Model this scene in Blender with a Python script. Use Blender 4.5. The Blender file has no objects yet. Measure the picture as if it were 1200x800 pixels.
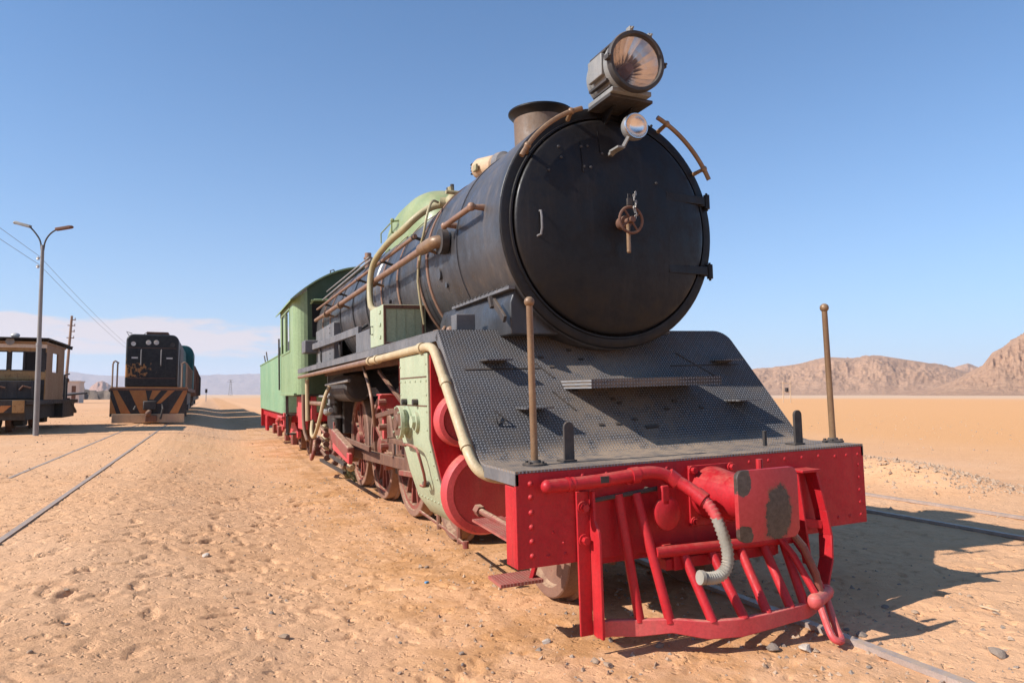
import bpy, bmesh, math, random
import numpy as np
from mathutils import Vector, Matrix
random.seed(7)
rng = np.random.default_rng(11)
scene = bpy.context.scene
R = math.radians
PI = math.pi

# ------------------------------------------------------------------ camera
cam_data = bpy.data.cameras.new("camera")
cam = bpy.data.objects.new("camera", cam_data)
scene.collection.objects.link(cam)
cam_data.sensor_width = 36.0
cam_data.lens = 837.37 / 1200 * 36.0
cam_data.clip_start = 0.05
cam_data.clip_end = 60000
r_ = Vector((0.92114, -0.38922, 0.0))
f_ = Vector((0.38815, 0.91861, 0.07416)).normalized()
r_ = (r_ - f_ * r_.dot(f_)).normalized()
u_ = r_.cross(f_)
cam.matrix_world = Matrix(((r_.x, u_.x, -f_.x, -2.7708), (r_.y, u_.y, -f_.y, -3.4839),
                           (r_.z, u_.z, -f_.z, 1.3580), (0, 0, 0, 1)))
scene.camera = cam

# ------------------------------------------------------------------ light
SUN_DIR = Vector((-1.0, -0.012, 0.758)).normalized()
SUN_EL = math.asin(SUN_DIR.z)
sun_d = bpy.data.lights.new("sun", 'SUN')
sun_d.energy = 5.0
sun_d.angle = R(0.53)
sun_d.color = (1.0, 0.965, 0.925)
sun = bpy.data.objects.new("sun", sun_d)
scene.collection.objects.link(sun)
sun.rotation_euler = SUN_DIR.to_track_quat('Z', 'Y').to_euler()
sun.location = (-30, 5, 40)

world = bpy.data.worlds.new("World")
scene.world = world
world.use_nodes = True
wn = world.node_tree.nodes
wl = world.node_tree.links
wn.clear()
w_out = wn.new("ShaderNodeOutputWorld")
w_bg = wn.new("ShaderNodeBackground")
w_bg.inputs[1].default_value = 0.108
sky = wn.new("ShaderNodeTexSky")
sky.sky_type = 'NISHITA'
sky.sun_disc = False
sky.sun_elevation = SUN_EL
sky.sun_rotation = math.atan2(SUN_DIR.x, SUN_DIR.y)
sky.altitude = 900
sky.air_density = 1.0
sky.dust_density = 0.25
sky.ozone_density = 1.6


def wmath(op, a, b=None, clamp=False):
    n = wn.new("ShaderNodeMath")
    n.operation = op
    n.use_clamp = clamp
    for i, v in enumerate((a, b)):
        if v is None:
            continue
        if isinstance(v, (int, float)):
            n.inputs[i].default_value = v
        else:
            wl.new(v, n.inputs[i])
    return n.outputs[0]


# a low bank of broken cloud over the horizon, thicker to the north-west
w_tc = wn.new("ShaderNodeTexCoord")
w_sep = wn.new("ShaderNodeSeparateXYZ")
wl.new(w_tc.outputs["Generated"], w_sep.inputs[0])
w_map = wn.new("ShaderNodeMapping")
w_map.inputs["Scale"].default_value = (5.0, 5.0, 22.0)
w_map.inputs["Location"].default_value = (3.1, 0.4, 0.2)
wl.new(w_tc.outputs["Generated"], w_map.inputs[0])
w_noise = wn.new("ShaderNodeTexNoise")
w_noise.inputs["Scale"].default_value = 2.0
w_noise.inputs["Detail"].default_value = 7
w_noise.inputs["Roughness"].default_value = 0.55
wl.new(w_map.outputs[0], w_noise.inputs["Vector"])


def wrange(val, a, b, c=0.0, d=1.0):
    n = wn.new("ShaderNodeMapRange")
    n.interpolation_type = 'SMOOTHSTEP'
    for i, v in enumerate((a, b, c, d)):
        n.inputs[i + 1].default_value = v
    wl.new(val, n.inputs[0])
    return n.outputs[0]


band_lo = wrange(w_sep.outputs[2], 0.03, 0.06)
band_hi = wrange(w_sep.outputs[2], 0.082, 0.118, 1.0, 0.0)
side = wmath('ADD', wmath('MULTIPLY', w_sep.outputs[0], -0.75), wmath('MULTIPLY', w_sep.outputs[1], 0.66))
side = wrange(side, 0.18, 0.70, 0.30, 1.0)
cl = wmath('MULTIPLY', wmath('MULTIPLY', band_lo, band_hi), side)
cl = wmath('ADD', wmath('MULTIPLY', cl, 0.62), wmath('SUBTRACT', w_noise.outputs[0], 0.5))
cl = wrange(cl, 0.40, 0.60, 0.0, 0.85)
cl = wmath('MULTIPLY', cl, wmath('MULTIPLY', band_lo, wrange(w_sep.outputs[2], 0.10, 0.16, 1.0, 0.0)))
w_mix = wn.new("ShaderNodeMix")
w_mix.data_type = 'RGBA'
wl.new(cl, w_mix.inputs[0])
w_tint = wn.new("ShaderNodeMix")
w_tint.data_type = 'RGBA'
w_tint.blend_type = 'MULTIPLY'
w_tint.inputs[0].default_value = 1.0
wl.new(sky.outputs[0], w_tint.inputs[6])
w_tint.inputs[7].default_value = (0.63, 0.99, 1.22, 1)
w_hor = wn.new("ShaderNodeMix")
w_hor.data_type = 'RGBA'
w_hor.inputs[7].default_value = (3.5, 4.15, 5.6, 1)
wl.new(wmath('MULTIPLY', wmath('POWER', 2.718, wmath('MULTIPLY', wmath('MAXIMUM', w_sep.outputs[2], 0.0), -5.0)), 0.95), w_hor.inputs[0])
wl.new(w_tint.outputs[2], w_hor.inputs[6])
wl.new(w_hor.outputs[2], w_mix.inputs[6])
w_mix.inputs[7].default_value = (5.6, 5.0, 5.2, 1)
wl.new(w_mix.outputs[2], w_bg.inputs[0])
wl.new(w_bg.outputs[0], w_out.inputs[0])

scene.view_settings.view_transform = 'Standard'
scene.view_settings.look = 'None'
scene.view_settings.exposure = 0.42
scene.view_settings.gamma = 1.0
scene.view_settings.use_curve_mapping = False
scene.cycles.use_denoising = True
scene.cycles.max_bounces = 8
scene.cycles.volume_bounces = 1

# ------------------------------------------------------------------ materials
MATS = {}


class NT:
    """small helper round a material's node tree"""

    def __init__(self, name):
        self.m = bpy.data.materials.new(name)
        self.m.use_nodes = True
        self.n = self.m.node_tree.nodes
        self.l = self.m.node_tree.links
        self.n.clear()
        self.out = self.n.new("ShaderNodeOutputMaterial")
        self.b = self.n.new("ShaderNodeBsdfPrincipled")
        self.l.new(self.b.outputs[0], self.out.inputs[0])
        self.tc = self.n.new("ShaderNodeTexCoord")

    def link(self, a, sock):
        if isinstance(a, (int, float)):
            sock.default_value = a
        elif isinstance(a, tuple):
            sock.default_value = (*a, 1.0) if len(a) == 3 else a
        else:
            self.l.new(a, sock)

    def math(self, op, a, b=0.0, clamp=False):
        n = self.n.new("ShaderNodeMath")
        n.operation = op
        n.use_clamp = clamp
        self.link(a, n.inputs[0])
        self.link(b, n.inputs[1])
        return n.outputs[0]

    def noise(self, scale, detail=6, rough=0.6, vec=None, stretch=None):
        v = vec if vec is not None else self.tc.outputs["Object"]
        if stretch:
            mp = self.n.new("ShaderNodeMapping")
            mp.inputs["Scale"].default_value = stretch
            self.l.new(v, mp.inputs[0])
            v = mp.outputs[0]
        n = self.n.new("ShaderNodeTexNoise")
        n.inputs["Scale"].default_value = scale
        n.inputs["Detail"].default_value = detail
        n.inputs["Roughness"].default_value = rough
        self.l.new(v, n.inputs["Vector"])
        return n.outputs[0]

    def rng(self, v, a, b, c=0.0, d=1.0, smooth=True):
        n = self.n.new("ShaderNodeMapRange")
        if smooth:
            n.interpolation_type = 'SMOOTHSTEP'
        self.link(v, n.inputs[0])
        for i, x in enumerate((a, b, c, d)):
            n.inputs[i + 1].default_value = x
        return n.outputs[0]

    def mix(self, fac, a, b, mode='MIX'):
        n = self.n.new("ShaderNodeMix")
        n.data_type = 'RGBA'
        n.blend_type = mode
        self.link(fac, n.inputs[0])
        self.link(a, n.inputs[6])
        self.link(b, n.inputs[7])
        return n.outputs[2]

    def bump(self, h, dist=0.004, strength=1.0, prev=None):
        n = self.n.new("ShaderNodeBump")
        n.inputs["Distance"].default_value = dist
        n.inputs["Strength"].default_value = strength
        self.link(h, n.inputs["Height"])
        if prev is not None:
            self.l.new(prev, n.inputs["Normal"])
        return n.outputs[0]

    def fin(self, col, rough=0.5, metal=0.0, normal=None, spec=0.5):
        self.link(col, self.b.inputs["Base Color"])
        self.link(rough, self.b.inputs["Roughness"])
        self.link(metal, self.b.inputs["Metallic"])
        self.b.inputs["Specular IOR Level"].default_value = spec
        if normal is not None:
            self.l.new(normal, self.b.inputs["Normal"])
        MATS[self.m.name] = self.m
        return self.m


def painted(name, col, col2, wear, wear_amt=0.35, rough=0.5, scale=3.0, streak=True, metal=0.0, spec=0.5,
            dust=(0.50, 0.34, 0.21), dust_amt=0.25, dent=0.004, runs=0.35):
    """weathered paint: two tones, worn patches, dust on faces that look upward"""
    t = NT(name)
    n1 = t.noise(scale, 7, 0.62, stretch=(1, 1, 0.45) if streak else None)
    n2 = t.noise(scale * 4.3, 8, 0.7)
    n3 = t.noise(scale * 19, 5, 0.6)
    c = t.mix(t.rng(n1, 0.3, 0.72), col, col2)
    w = t.math('ADD', t.math('MULTIPLY', n2, 0.75), t.math('MULTIPLY', n3, 0.25))
    w = t.rng(w, 0.70 - 0.30 * wear_amt, 0.78 - 0.26 * wear_amt)
    c = t.mix(t.math('MULTIPLY', w, 0.85), c, wear)
    c = t.mix(t.rng(n3, 0.35, 0.7, 0.0, 0.18), c, (0.02, 0.015, 0.012))
    n4 = t.noise(scale * 7.0, 5, 0.6, stretch=(1, 1, 0.07))
    c = t.mix(t.math('MULTIPLY', t.math('MULTIPLY', t.rng(n4, 0.52, 0.72), t.rng(n1, 0.35, 0.65)), runs), c, wear)
    geo = t.n.new("ShaderNodeNewGeometry")
    sp = t.n.new("ShaderNodeSeparateXYZ")
    t.l.new(geo.outputs["True Normal"], sp.inputs[0])
    up = t.rng(sp.outputs[2], 0.35, 0.95)
    d = t.math('MULTIPLY', t.math('MULTIPLY', up, t.rng(n2, 0.3, 0.65)), min(1.0, dust_amt * 2.0))
    d = t.math('ADD', d, t.math('MULTIPLY', t.rng(n1, 0.5, 0.8), dust_amt * 0.35), True)
    c = t.mix(d, c, dust)
    rg = t.rng(n2, 0.3, 0.7, max(0.05, rough - 0.12), min(1, rough + 0.18))
    nb = t.bump(n1, dent * 3.5, 0.45)
    nb = t.bump(n3, dent * 0.45, 0.45, nb)
    return t.fin(c, rg, metal, nb, spec)


painted("black_paint", (0.024, 0.023, 0.024), (0.042, 0.040, 0.041), (0.10, 0.085, 0.075), 0.16, 0.46, 2.0, dust_amt=0.10)
painted("front_black", (0.0060, 0.0052, 0.0052), (0.0110, 0.0085, 0.0080), (0.035, 0.028, 0.025), 0.10, 0.42, 2.0, dust_amt=0.03, spec=0.3)
painted("boiler_grey", (0.028, 0.027, 0.028), (0.074, 0.069, 0.069), (0.15, 0.115, 0.09), 0.30, 0.37, 1.6, dust_amt=0.20, runs=0.55,
        dust=(0.30, 0.23, 0.18))
painted("grey_steel", (0.11, 0.105, 0.105), (0.18, 0.172, 0.17), (0.16, 0.10, 0.06), 0.25, 0.55, 3.0, dust_amt=0.2)
painted("dark_steel", (0.030, 0.027, 0.025), (0.055, 0.043, 0.036), (0.10, 0.05, 0.03), 0.3, 0.62, 5.0, dust_amt=0.12)
painted("red_paint", (0.41, 0.010, 0.016), (0.50, 0.020, 0.026), (0.16, 0.016, 0.016), 0.2, 0.48, 3.2, dust_amt=0.10, dent=0.004, spec=0.3, runs=0.5)
painted("red_faded", (0.52, 0.042, 0.048), (0.58, 0.09, 0.082), (0.26, 0.07, 0.05), 0.32, 0.55, 3.5, dust_amt=0.22)
painted("red_rusty", (0.26, 0.046, 0.034), (0.21, 0.085, 0.052), (0.20, 0.10, 0.06), 0.55, 0.68, 5.0, dust_amt=0.45)
painted("wheel_rust", (0.20, 0.10, 0.065), (0.29, 0.155, 0.10), (0.22, 0.06, 0.042), 0.4, 0.7, 5.0, dust_amt=0.4)
painted("casing_green", (0.37, 0.415, 0.26), (0.44, 0.475, 0.31), (0.27, 0.135, 0.065), 0.26, 0.52, 3.0, dust_amt=0.16)
painted("cab_front_green", (0.045, 0.075, 0.04), (0.07, 0.105, 0.055), (0.03, 0.035, 0.03), 0.2, 0.55, 1.6, dust_amt=0.05, spec=0.3)  # cab front wall, a much darker green than the cab sides
painted("cab_green", (0.215, 0.305, 0.145), (0.28, 0.37, 0.185), (0.14, 0.17, 0.09), 0.14, 0.46, 1.6, dust_amt=0.12, dent=0.0016)
painted("tender_green", (0.20, 0.335, 0.185), (0.255, 0.385, 0.215), (0.14, 0.17, 0.09), 0.06, 0.5, 1.0, dust_amt=0.12, dent=0.0012)
painted("dome_green", (0.215, 0.265, 0.115), (0.285, 0.325, 0.15), (0.24, 0.40, 0.32), 0.26, 0.5, 2.2, dust_amt=0.15)
painted("brass_brown", (0.19, 0.105, 0.053), (0.28, 0.17, 0.088), (0.15, 0.075, 0.04), 0.4, 0.45, 5.0, metal=0.15, dust_amt=0.2)
painted("copper_pipe", (0.22, 0.115, 0.072), (0.30, 0.175, 0.11), (0.34, 0.24, 0.15), 0.4, 0.5, 5.0, metal=0.1, dust_amt=0.2)
painted("cream_pipe", (0.54, 0.42, 0.24), (0.44, 0.32, 0.175), (0.35, 0.20, 0.10), 0.25, 0.55, 5.0, dust_amt=0.12)
painted("olive_pipe", (0.34, 0.29, 0.15), (0.42, 0.35, 0.19), (0.25, 0.14, 0.07), 0.3, 0.5, 6.0, dust_amt=0.15)
painted("rust_brown", (0.115, 0.050, 0.030), (0.18, 0.082, 0.045), (0.07, 0.035, 0.022), 0.45, 0.72, 6.0, dust_amt=0.2)
painted("stack_rust", (0.20, 0.13, 0.08), (0.12, 0.08, 0.055), (0.27, 0.13, 0.055), 0.40, 0.65, 3.5, dust_amt=0.25)
painted("lamp_grey", (0.20, 0.195, 0.18), (0.27, 0.26, 0.24), (0.13, 0.07, 0.045), 0.3, 0.5, 6.0, dust_amt=0.15)
painted("galvanised", (0.20, 0.19, 0.18), (0.27, 0.255, 0.24), (0.24, 0.17, 0.12), 0.25, 0.55, 3.0, dust_amt=0.2)
painted("hose_grey", (0.25, 0.23, 0.185), (0.34, 0.315, 0.26), (0.20, 0.16, 0.12), 0.3, 0.85, 14.0, dust_amt=0.2)
painted("teal_paint", (0.008, 0.085, 0.085), (0.014, 0.12, 0.115), (0.06, 0.045, 0.035), 0.2, 0.7, 1.2, dust_amt=0.12)
painted("nose_black", (0.020, 0.023, 0.024), (0.034, 0.036, 0.036), (0.34, 0.17, 0.055), 0.26, 0.5, 1.3, dust_amt=0.06)
painted("orange_stripe", (0.40, 0.135, 0.035), (0.48, 0.20, 0.055), (0.10, 0.05, 0.03), 0.35, 0.6, 2.0, dust_amt=0.12)
painted("stripe_black", (0.018, 0.017, 0.017), (0.035, 0.03, 0.028), (0.16, 0.08, 0.04), 0.2, 0.6, 2.0, dust_amt=0.10)
painted("beam_tan", (0.60, 0.42, 0.25), (0.47, 0.31, 0.2), (0.25, 0.12, 0.07), 0.3, 0.7, 2.0, dust_amt=0.2)
painted("yellow_ochre", (0.33, 0.175, 0.055), (0.40, 0.235, 0.095), (0.12, 0.06, 0.035), 0.6, 0.65, 3.0, dust_amt=0.2)
painted("tan_cab", (0.28, 0.155, 0.075), (0.35, 0.21, 0.11), (0.16, 0.085, 0.05), 0.5, 0.65, 3.0, dust_amt=0.2)
painted("plaster", (0.62, 0.52, 0.43), (0.68, 0.58, 0.49), (0.45, 0.33, 0.24), 0.2, 0.85, 1.0, dust_amt=0.25)
painted("wood_pole", (0.26, 0.17, 0.115), (0.33, 0.22, 0.15), (0.16, 0.10, 0.07), 0.3, 0.8, 3.0, dust_amt=0.1)
painted("rail_steel", (0.33, 0.25, 0.205), (0.42, 0.33, 0.28), (0.22, 0.115, 0.07), 0.35, 0.5, 6.0, metal=0.1, dust_amt=0.4)
painted("porcelain", (0.55, 0.52, 0.47), (0.62, 0.58, 0.52), (0.35, 0.25, 0.18), 0.1, 0.3, 5.0)
painted("chain_silver", (0.35, 0.32, 0.28), (0.45, 0.41, 0.36), (0.2, 0.12, 0.08), 0.3, 0.4, 20.0, metal=0.6)


def nose_mat():
    """sooty black end of the diesel, its paint flaked to ochre low on one side"""
    t = NT("nose_flaked")
    sx = t.n.new("ShaderNodeSeparateXYZ")
    t.l.new(t.tc.outputs["Object"], sx.inputs[0])
    n1 = t.noise(2.2, 6, 0.65)
    n2 = t.noise(9, 6, 0.65)
    a = t.math('MULTIPLY', t.rng(sx.outputs[0], -0.75, 0.45, 1.0, 0.0), t.math('MULTIPLY', t.rng(sx.outputs[2], 1.70, 1.92), t.rng(sx.outputs[2], 2.2, 2.8, 1.0, 0.0)))
    e = t.math('MULTIPLY', t.rng(t.math('ABSOLUTE', sx.outputs[0]), 0.80, 0.95), 0.35)
    m = t.math('ADD', t.math('MULTIPLY', t.math('ADD', a, e), 0.42), t.math('ADD', t.math('MULTIPLY', t.math('SUBTRACT', n1, 0.5), 1.0), t.math('MULTIPLY', t.math('SUBTRACT', n2, 0.5), 1.5)))
    m = t.rng(m, 0.38, 0.50)
    c = t.mix(t.rng(n2, 0.3, 0.7), (0.012, 0.014, 0.015), (0.026, 0.027, 0.027))
    c = t.mix(t.math('MULTIPLY', m, 0.9), c, t.mix(n2, (0.46, 0.20, 0.045), (0.30, 0.15, 0.06)))
    return t.fin(c, 0.5, 0.0, t.bump(n1, 0.02, 0.3), 0.3)


nose_mat()


def plate_mat(name, dark, dark2, high, high2, sand, lo=1.0):
    """chequer plate: raised lozenges turned left and right in alternate cells (UV in metres)"""
    t = NT(name)
    p = 0.0215
    sp = t.n.new("ShaderNodeSeparateXYZ")
    t.l.new(t.tc.outputs["UV"], sp.inputs[0])
    u = t.math('DIVIDE', sp.outputs[0], p)
    v = t.math('DIVIDE', sp.outputs[1], p)
    par = t.math('MODULO', t.math('ABSOLUTE', t.math('ADD', t.math('FLOOR', u), t.math('FLOOR', v))), 2.0)
    fu = t.math('SUBTRACT', t.math('SUBTRACT', u, t.math('FLOOR', u)), 0.5)
    fv = t.math('SUBTRACT', t.math('SUBTRACT', v, t.math('FLOOR', v)), 0.5)
    a = t.math('ADD', fu, fv)
    b = t.math('SUBTRACT', fu, fv)
    sel = t.math('SUBTRACT', 1.0, par)
    lon = t.math('ADD', t.math('MULTIPLY', a, par), t.math('MULTIPLY', b, sel))
    sho = t.math('ADD', t.math('MULTIPLY', b, par), t.math('MULTIPLY', a, sel))
    e = t.math('ADD', t.math('POWER', t.math('DIVIDE', t.math('ABSOLUTE', lon), 0.66), 2.0),
               t.math('POWER', t.math('DIVIDE', t.math('ABSOLUTE', sho), 0.28), 2.0))
    h = t.rng(e, 0.35, 1.1, 1.0, 0.0)
    n1 = t.noise(1.7, 7, 0.62)
    n2 = t.noise(9.0, 7, 0.68)
    c = t.mix(t.rng(n1, 0.35, 0.7), dark, dark2)
    c = t.mix(t.math('MULTIPLY', t.rng(n2, 0.48, 0.75), 0.35), c, (0.12, 0.09, 0.065))
    # sand lies in the hollows of the pattern, more of it on the level part and the middle of the slope
    sx = t.n.new("ShaderNodeSeparateXYZ")
    t.l.new(t.tc.outputs["Object"], sx.inputs[0])
    low = t.rng(sx.outputs[2], 1.0, 1.10, 0.72, 0.08)
    mid = t.math('MULTIPLY', t.rng(t.math('ABSOLUTE', t.math('ADD', sx.outputs[0], 0.15)), 0.1, 0.7, 1.0, 0.0), 0.35)
    lay = t.math('MULTIPLY', t.math('ADD', low, mid, True), lo)
    lay = t.math('MULTIPLY', lay, t.rng(n2, 0.25, 0.6))
    lay = t.math('MULTIPLY', lay, t.math('SUBTRACT', 1.0, t.math('MULTIPLY', h, 0.55)))
    c = t.mix(lay, c, sand)
    c = t.mix(t.math('MULTIPLY', h, 0.85), c, t.mix(t.rng(n2, 0.3, 0.7), high, high2))  # lozenge tops paler than recesses: worn metal, with relief shading painted in
    nb = t.bump(n1, 0.02, 0.35)
    nb = t.bump(h, 0.0060, 1.0, nb)
    return t.fin(c, t.rng(n2, 0.3, 0.7, 0.6, 0.8), 0.0, nb, 0.2)


plate_mat("chequer_plate", (0.040, 0.040, 0.042), (0.065, 0.064, 0.066), (0.36, 0.355, 0.36), (0.22, 0.21, 0.205), (0.36, 0.25, 0.16))
plate_mat("chequer_red", (0.30, 0.05, 0.042), (0.36, 0.075, 0.06), (0.52, 0.23, 0.19), (0.50, 0.30, 0.23), (0.50, 0.33, 0.22), 0.3)


def buffer_mat():
    t = NT("worn_buffer_red")
    sx = t.n.new("ShaderNodeSeparateXYZ")
    t.l.new(t.tc.outputs["Object"], sx.inputs[0])
    n1 = t.noise(15, 8, 0.72)
    n2 = t.noise(42, 8, 0.72)
    n1 = t.math('ADD', t.math('MULTIPLY', n1, 0.7), t.math('MULTIPLY', n2, 0.3))
    dx = t.math('DIVIDE', t.math('ADD', sx.outputs[0], -0.03), 0.10)
    dz = t.math('DIVIDE', t.math('ADD', sx.outputs[2], -0.735), 0.155)
    d = t.math('SQRT', t.math('ADD', t.math('MULTIPLY', dx, dx), t.math('MULTIPLY', dz, dz)))
    d = t.math('ADD', d, t.math('MULTIPLY', t.math('SUBTRACT', n1, 0.5), 1.7))
    m1 = t.rng(d, 0.86, 0.93, 1.0, 0.0)
    ex = t.math('DIVIDE', t.math('ADD', sx.outputs[0], 0.185), 0.05)
    ez = t.math('DIVIDE', t.math('ADD', sx.outputs[2], -0.93), 0.09)
    e1 = t.math('ADD', t.math('ADD', t.math('MULTIPLY', ex, ex), t.math('MULTIPLY', ez, ez)), t.math('MULTIPLY', t.math('SUBTRACT', n1, 0.5), 3.0))
    ez2 = t.math('DIVIDE', t.math('ADD', sx.outputs[2], -0.625), 0.06)
    e2 = t.math('ADD', t.math('ADD', t.math('MULTIPLY', ex, ex), t.math('MULTIPLY', ez2, ez2)), t.math('MULTIPLY', t.math('SUBTRACT', n1, 0.5), 3.0))
    m = t.math('MAXIMUM', m1, t.math('MAXIMUM', t.rng(e1, 0.9, 1.1, 1.0, 0.0), t.rng(e2, 0.9, 1.1, 1.0, 0.0)))
    c = t.mix(t.rng(n2, 0.3, 0.7), (0.38, 0.022, 0.025), (0.44, 0.04, 0.04))
    c = t.mix(m, c, t.mix(t.rng(n2, 0.35, 0.65), (0.045, 0.030, 0.022), (0.085, 0.060, 0.045)))
    mr = t.math('SUBTRACT', t.rng(d, 0.93, 1.12, 1.0, 0.0), m1, True)
    c = t.mix(t.math('MULTIPLY', mr, t.rng(n2, 0.42, 0.55)), c, (0.20, 0.055, 0.032))
    c = t.mix(t.rng(t.noise(55, 4, 0.7), 0.66, 0.72), c, (0.10, 0.04, 0.03))
    nb = t.bump(m, -0.002, 0.6)
    nb = t.bump(n2, 0.001, 0.5, nb)
    return t.fin(c, 0.5, 0.0, nb)


buffer_mat()


def simple(name, col, rough=0.5, metal=0.0, spec=0.5):
    t = NT(name)
    n = t.noise(8, 4, 0.5)
    c = t.mix(t.rng(n, 0.3, 0.7, 0.0, 0.25), col, tuple(x * 0.6 for x in col))
    return t.fin(c, rough, metal, None, spec)


simple("dark_void", (0.012, 0.010, 0.009), 0.9)
simple("reflector_copper", (0.86, 0.80, 0.74), 0.26, 1.0)
simple("reflector_silver", (0.75, 0.75, 0.76), 0.14, 1.0)
simple("wire_black", (0.22, 0.22, 0.24), 0.6)
simple("litter_white", (0.75, 0.72, 0.66), 0.7)
simple("litter_blue", (0.10, 0.32, 0.55), 0.5)
simple("dry_weed", (0.23, 0.21, 0.10), 0.9)


def glass_mat():
    t = NT("window_glass")
    t.b.inputs["Transmission Weight"].default_value = 0.0
    return t.fin((0.42, 0.46, 0.50), 0.12, 0.0, None, 0.8)


glass_mat()


def lens_glass():
    m = bpy.data.materials.new("lens_glass")
    m.use_nodes = True
    n = m.node_tree.nodes
    n.clear()
    o = n.new("ShaderNodeOutputMaterial")
    mx = n.new("ShaderNodeMixShader")
    tr = n.new("ShaderNodeBsdfTransparent")
    gl = n.new("ShaderNodeBsdfGlossy")
    gl.inputs["Roughness"].default_value = 0.06
    lw = n.new("ShaderNodeLayerWeight")
    lw.inputs[0].default_value = 0.25
    L = m.node_tree.links
    L.new(lw.outputs["Fresnel"], mx.inputs[0])
    L.new(tr.outputs[0], mx.inputs[1])
    L.new(gl.outputs[0], mx.inputs[2])
    L.new(mx.outputs[0], o.inputs[0])
    MATS["lens_glass"] = m


lens_glass()


def ground_mat():
    t = NT("sand")
    sx = t.n.new("ShaderNodeSeparateXYZ")
    t.l.new(t.tc.outputs["Object"], sx.inputs[0])
    X, Y = sx.outputs[0], sx.outputs[1]
    big = t.noise(0.22, 5, 0.6)
    mid = t.noise(1.4, 6, 0.62)
    fine = t.noise(9.0, 8, 0.7)
    grit = t.noise(60.0, 5, 0.7)
    c = t.mix(t.rng(mid, 0.3, 0.7), (0.66, 0.355, 0.180), (0.70, 0.392, 0.208))
    c = t.mix(t.math('MULTIPLY', t.rng(fine, 0.42, 0.72), 0.35), c, (0.50, 0.27, 0.125))
    c = t.mix(t.math('MULTIPLY', t.rng(big, 0.45, 0.7), 0.4), c, (0.71, 0.43, 0.255))
    # rusty, oily ground along the engine's own track
    along = t.rng(t.math('ABSOLUTE', t.math('ADD', X, 0.65)), 0.55, 1.6, 1.0, 0.0)
    along = t.math('MULTIPLY', along, t.rng(Y, -2.2, -0.2))
    along = t.math('MULTIPLY', along, t.rng(t.math('ADD', t.math('MULTIPLY', mid, 0.7), t.math('MULTIPLY', fine, 0.3)), 0.40, 0.60))
    c = t.mix(t.math('MULTIPLY', along, 0.75), c, (0.46, 0.215, 0.075))
    # orange drift sand on the open plain to the right, pale pan beyond it
    dune = t.math('MULTIPLY', t.rng(X, 9.0, 20.0), t.rng(t.math('ADD', X, t.math('MULTIPLY', big, 40.0)), 150.0, 260.0, 1.0, 0.0))
    c = t.mix(t.math('MULTIPLY', dune, 0.95), c, (0.68, 0.345, 0.145))
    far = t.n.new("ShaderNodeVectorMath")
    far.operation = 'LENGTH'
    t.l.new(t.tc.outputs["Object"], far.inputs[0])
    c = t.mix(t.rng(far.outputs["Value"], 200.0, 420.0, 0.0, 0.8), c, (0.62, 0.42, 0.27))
    # scattered dark grit
    c = t.mix(t.math('MULTIPLY', t.rng(grit, 0.66, 0.74), 0.55), c, (0.20, 0.12, 0.075))
    near = t.rng(far.outputs["Value"], 25.0, 90.0, 1.0, 0.0)
    h = t.math('ADD', t.math('MULTIPLY', fine, 0.022), t.math('MULTIPLY', grit, 0.0045))
    h = t.math('SUBTRACT', h, t.math('MULTIPLY', t.rng(t.noise(17.0, 3, 0.5), 0.58, 0.72), 0.010))
    for sc_, rad_, dep_, seed_ in ((5.0, 0.30, 0.016, 0.0), (13.0, 0.30, 0.008, 7.3)):
        vo = t.n.new("ShaderNodeTexVoronoi")
        vo.inputs["Scale"].default_value = sc_
        wv = t.n.new("ShaderNodeVectorMath")
        wv.operation = 'ADD'
        nn = t.n.new("ShaderNodeTexNoise")
        nn.inputs["Scale"].default_value = sc_ * 1.3
        nn.inputs["Detail"].default_value = 3
        t.l.new(t.tc.outputs["Object"], nn.inputs["Vector"])
        sc2 = t.n.new("ShaderNodeVectorMath")
        sc2.operation = 'SCALE'
        sc2.inputs["Scale"].default_value = 0.9 / sc_
        t.l.new(nn.outputs["Color"], sc2.inputs[0])
        t.l.new(t.tc.outputs["Object"], wv.inputs[0])
        t.l.new(sc2.outputs[0], wv.inputs[1])
        t.l.new(wv.outputs[0], vo.inputs["Vector"])
        pock = t.rng(vo.outputs["Distance"], 0.02, rad_, 1.0, 0.0)
        pick = t.rng(t.noise(sc_ * 0.37 + seed_, 2, 0.5), 0.50, 0.56)
        h = t.math('SUBTRACT', h, t.math('MULTIPLY', t.math('MULTIPLY', pock, pick), dep_))
    h = t.math('MULTIPLY', h, near)
    nb = t.bump(h, 1.0, 0.85)
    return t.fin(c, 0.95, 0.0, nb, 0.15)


ground_mat()


def rock_mat(name, a, b, c3, scale, dist):
    t = NT(name)
    n1 = t.noise(scale, 8, 0.65)
    n2 = t.noise(scale * 5, 8, 0.7, stretch=(1, 1, 2.5))
    c = t.mix(t.rng(n1, 0.35, 0.65), a, b)
    c = t.mix(t.rng(n2, 0.45, 0.72), c, c3)
    nb = t.bump(n2, dist, 0.9)
    return t.fin(c, 0.95, 0.0, nb, 0.15)


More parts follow.
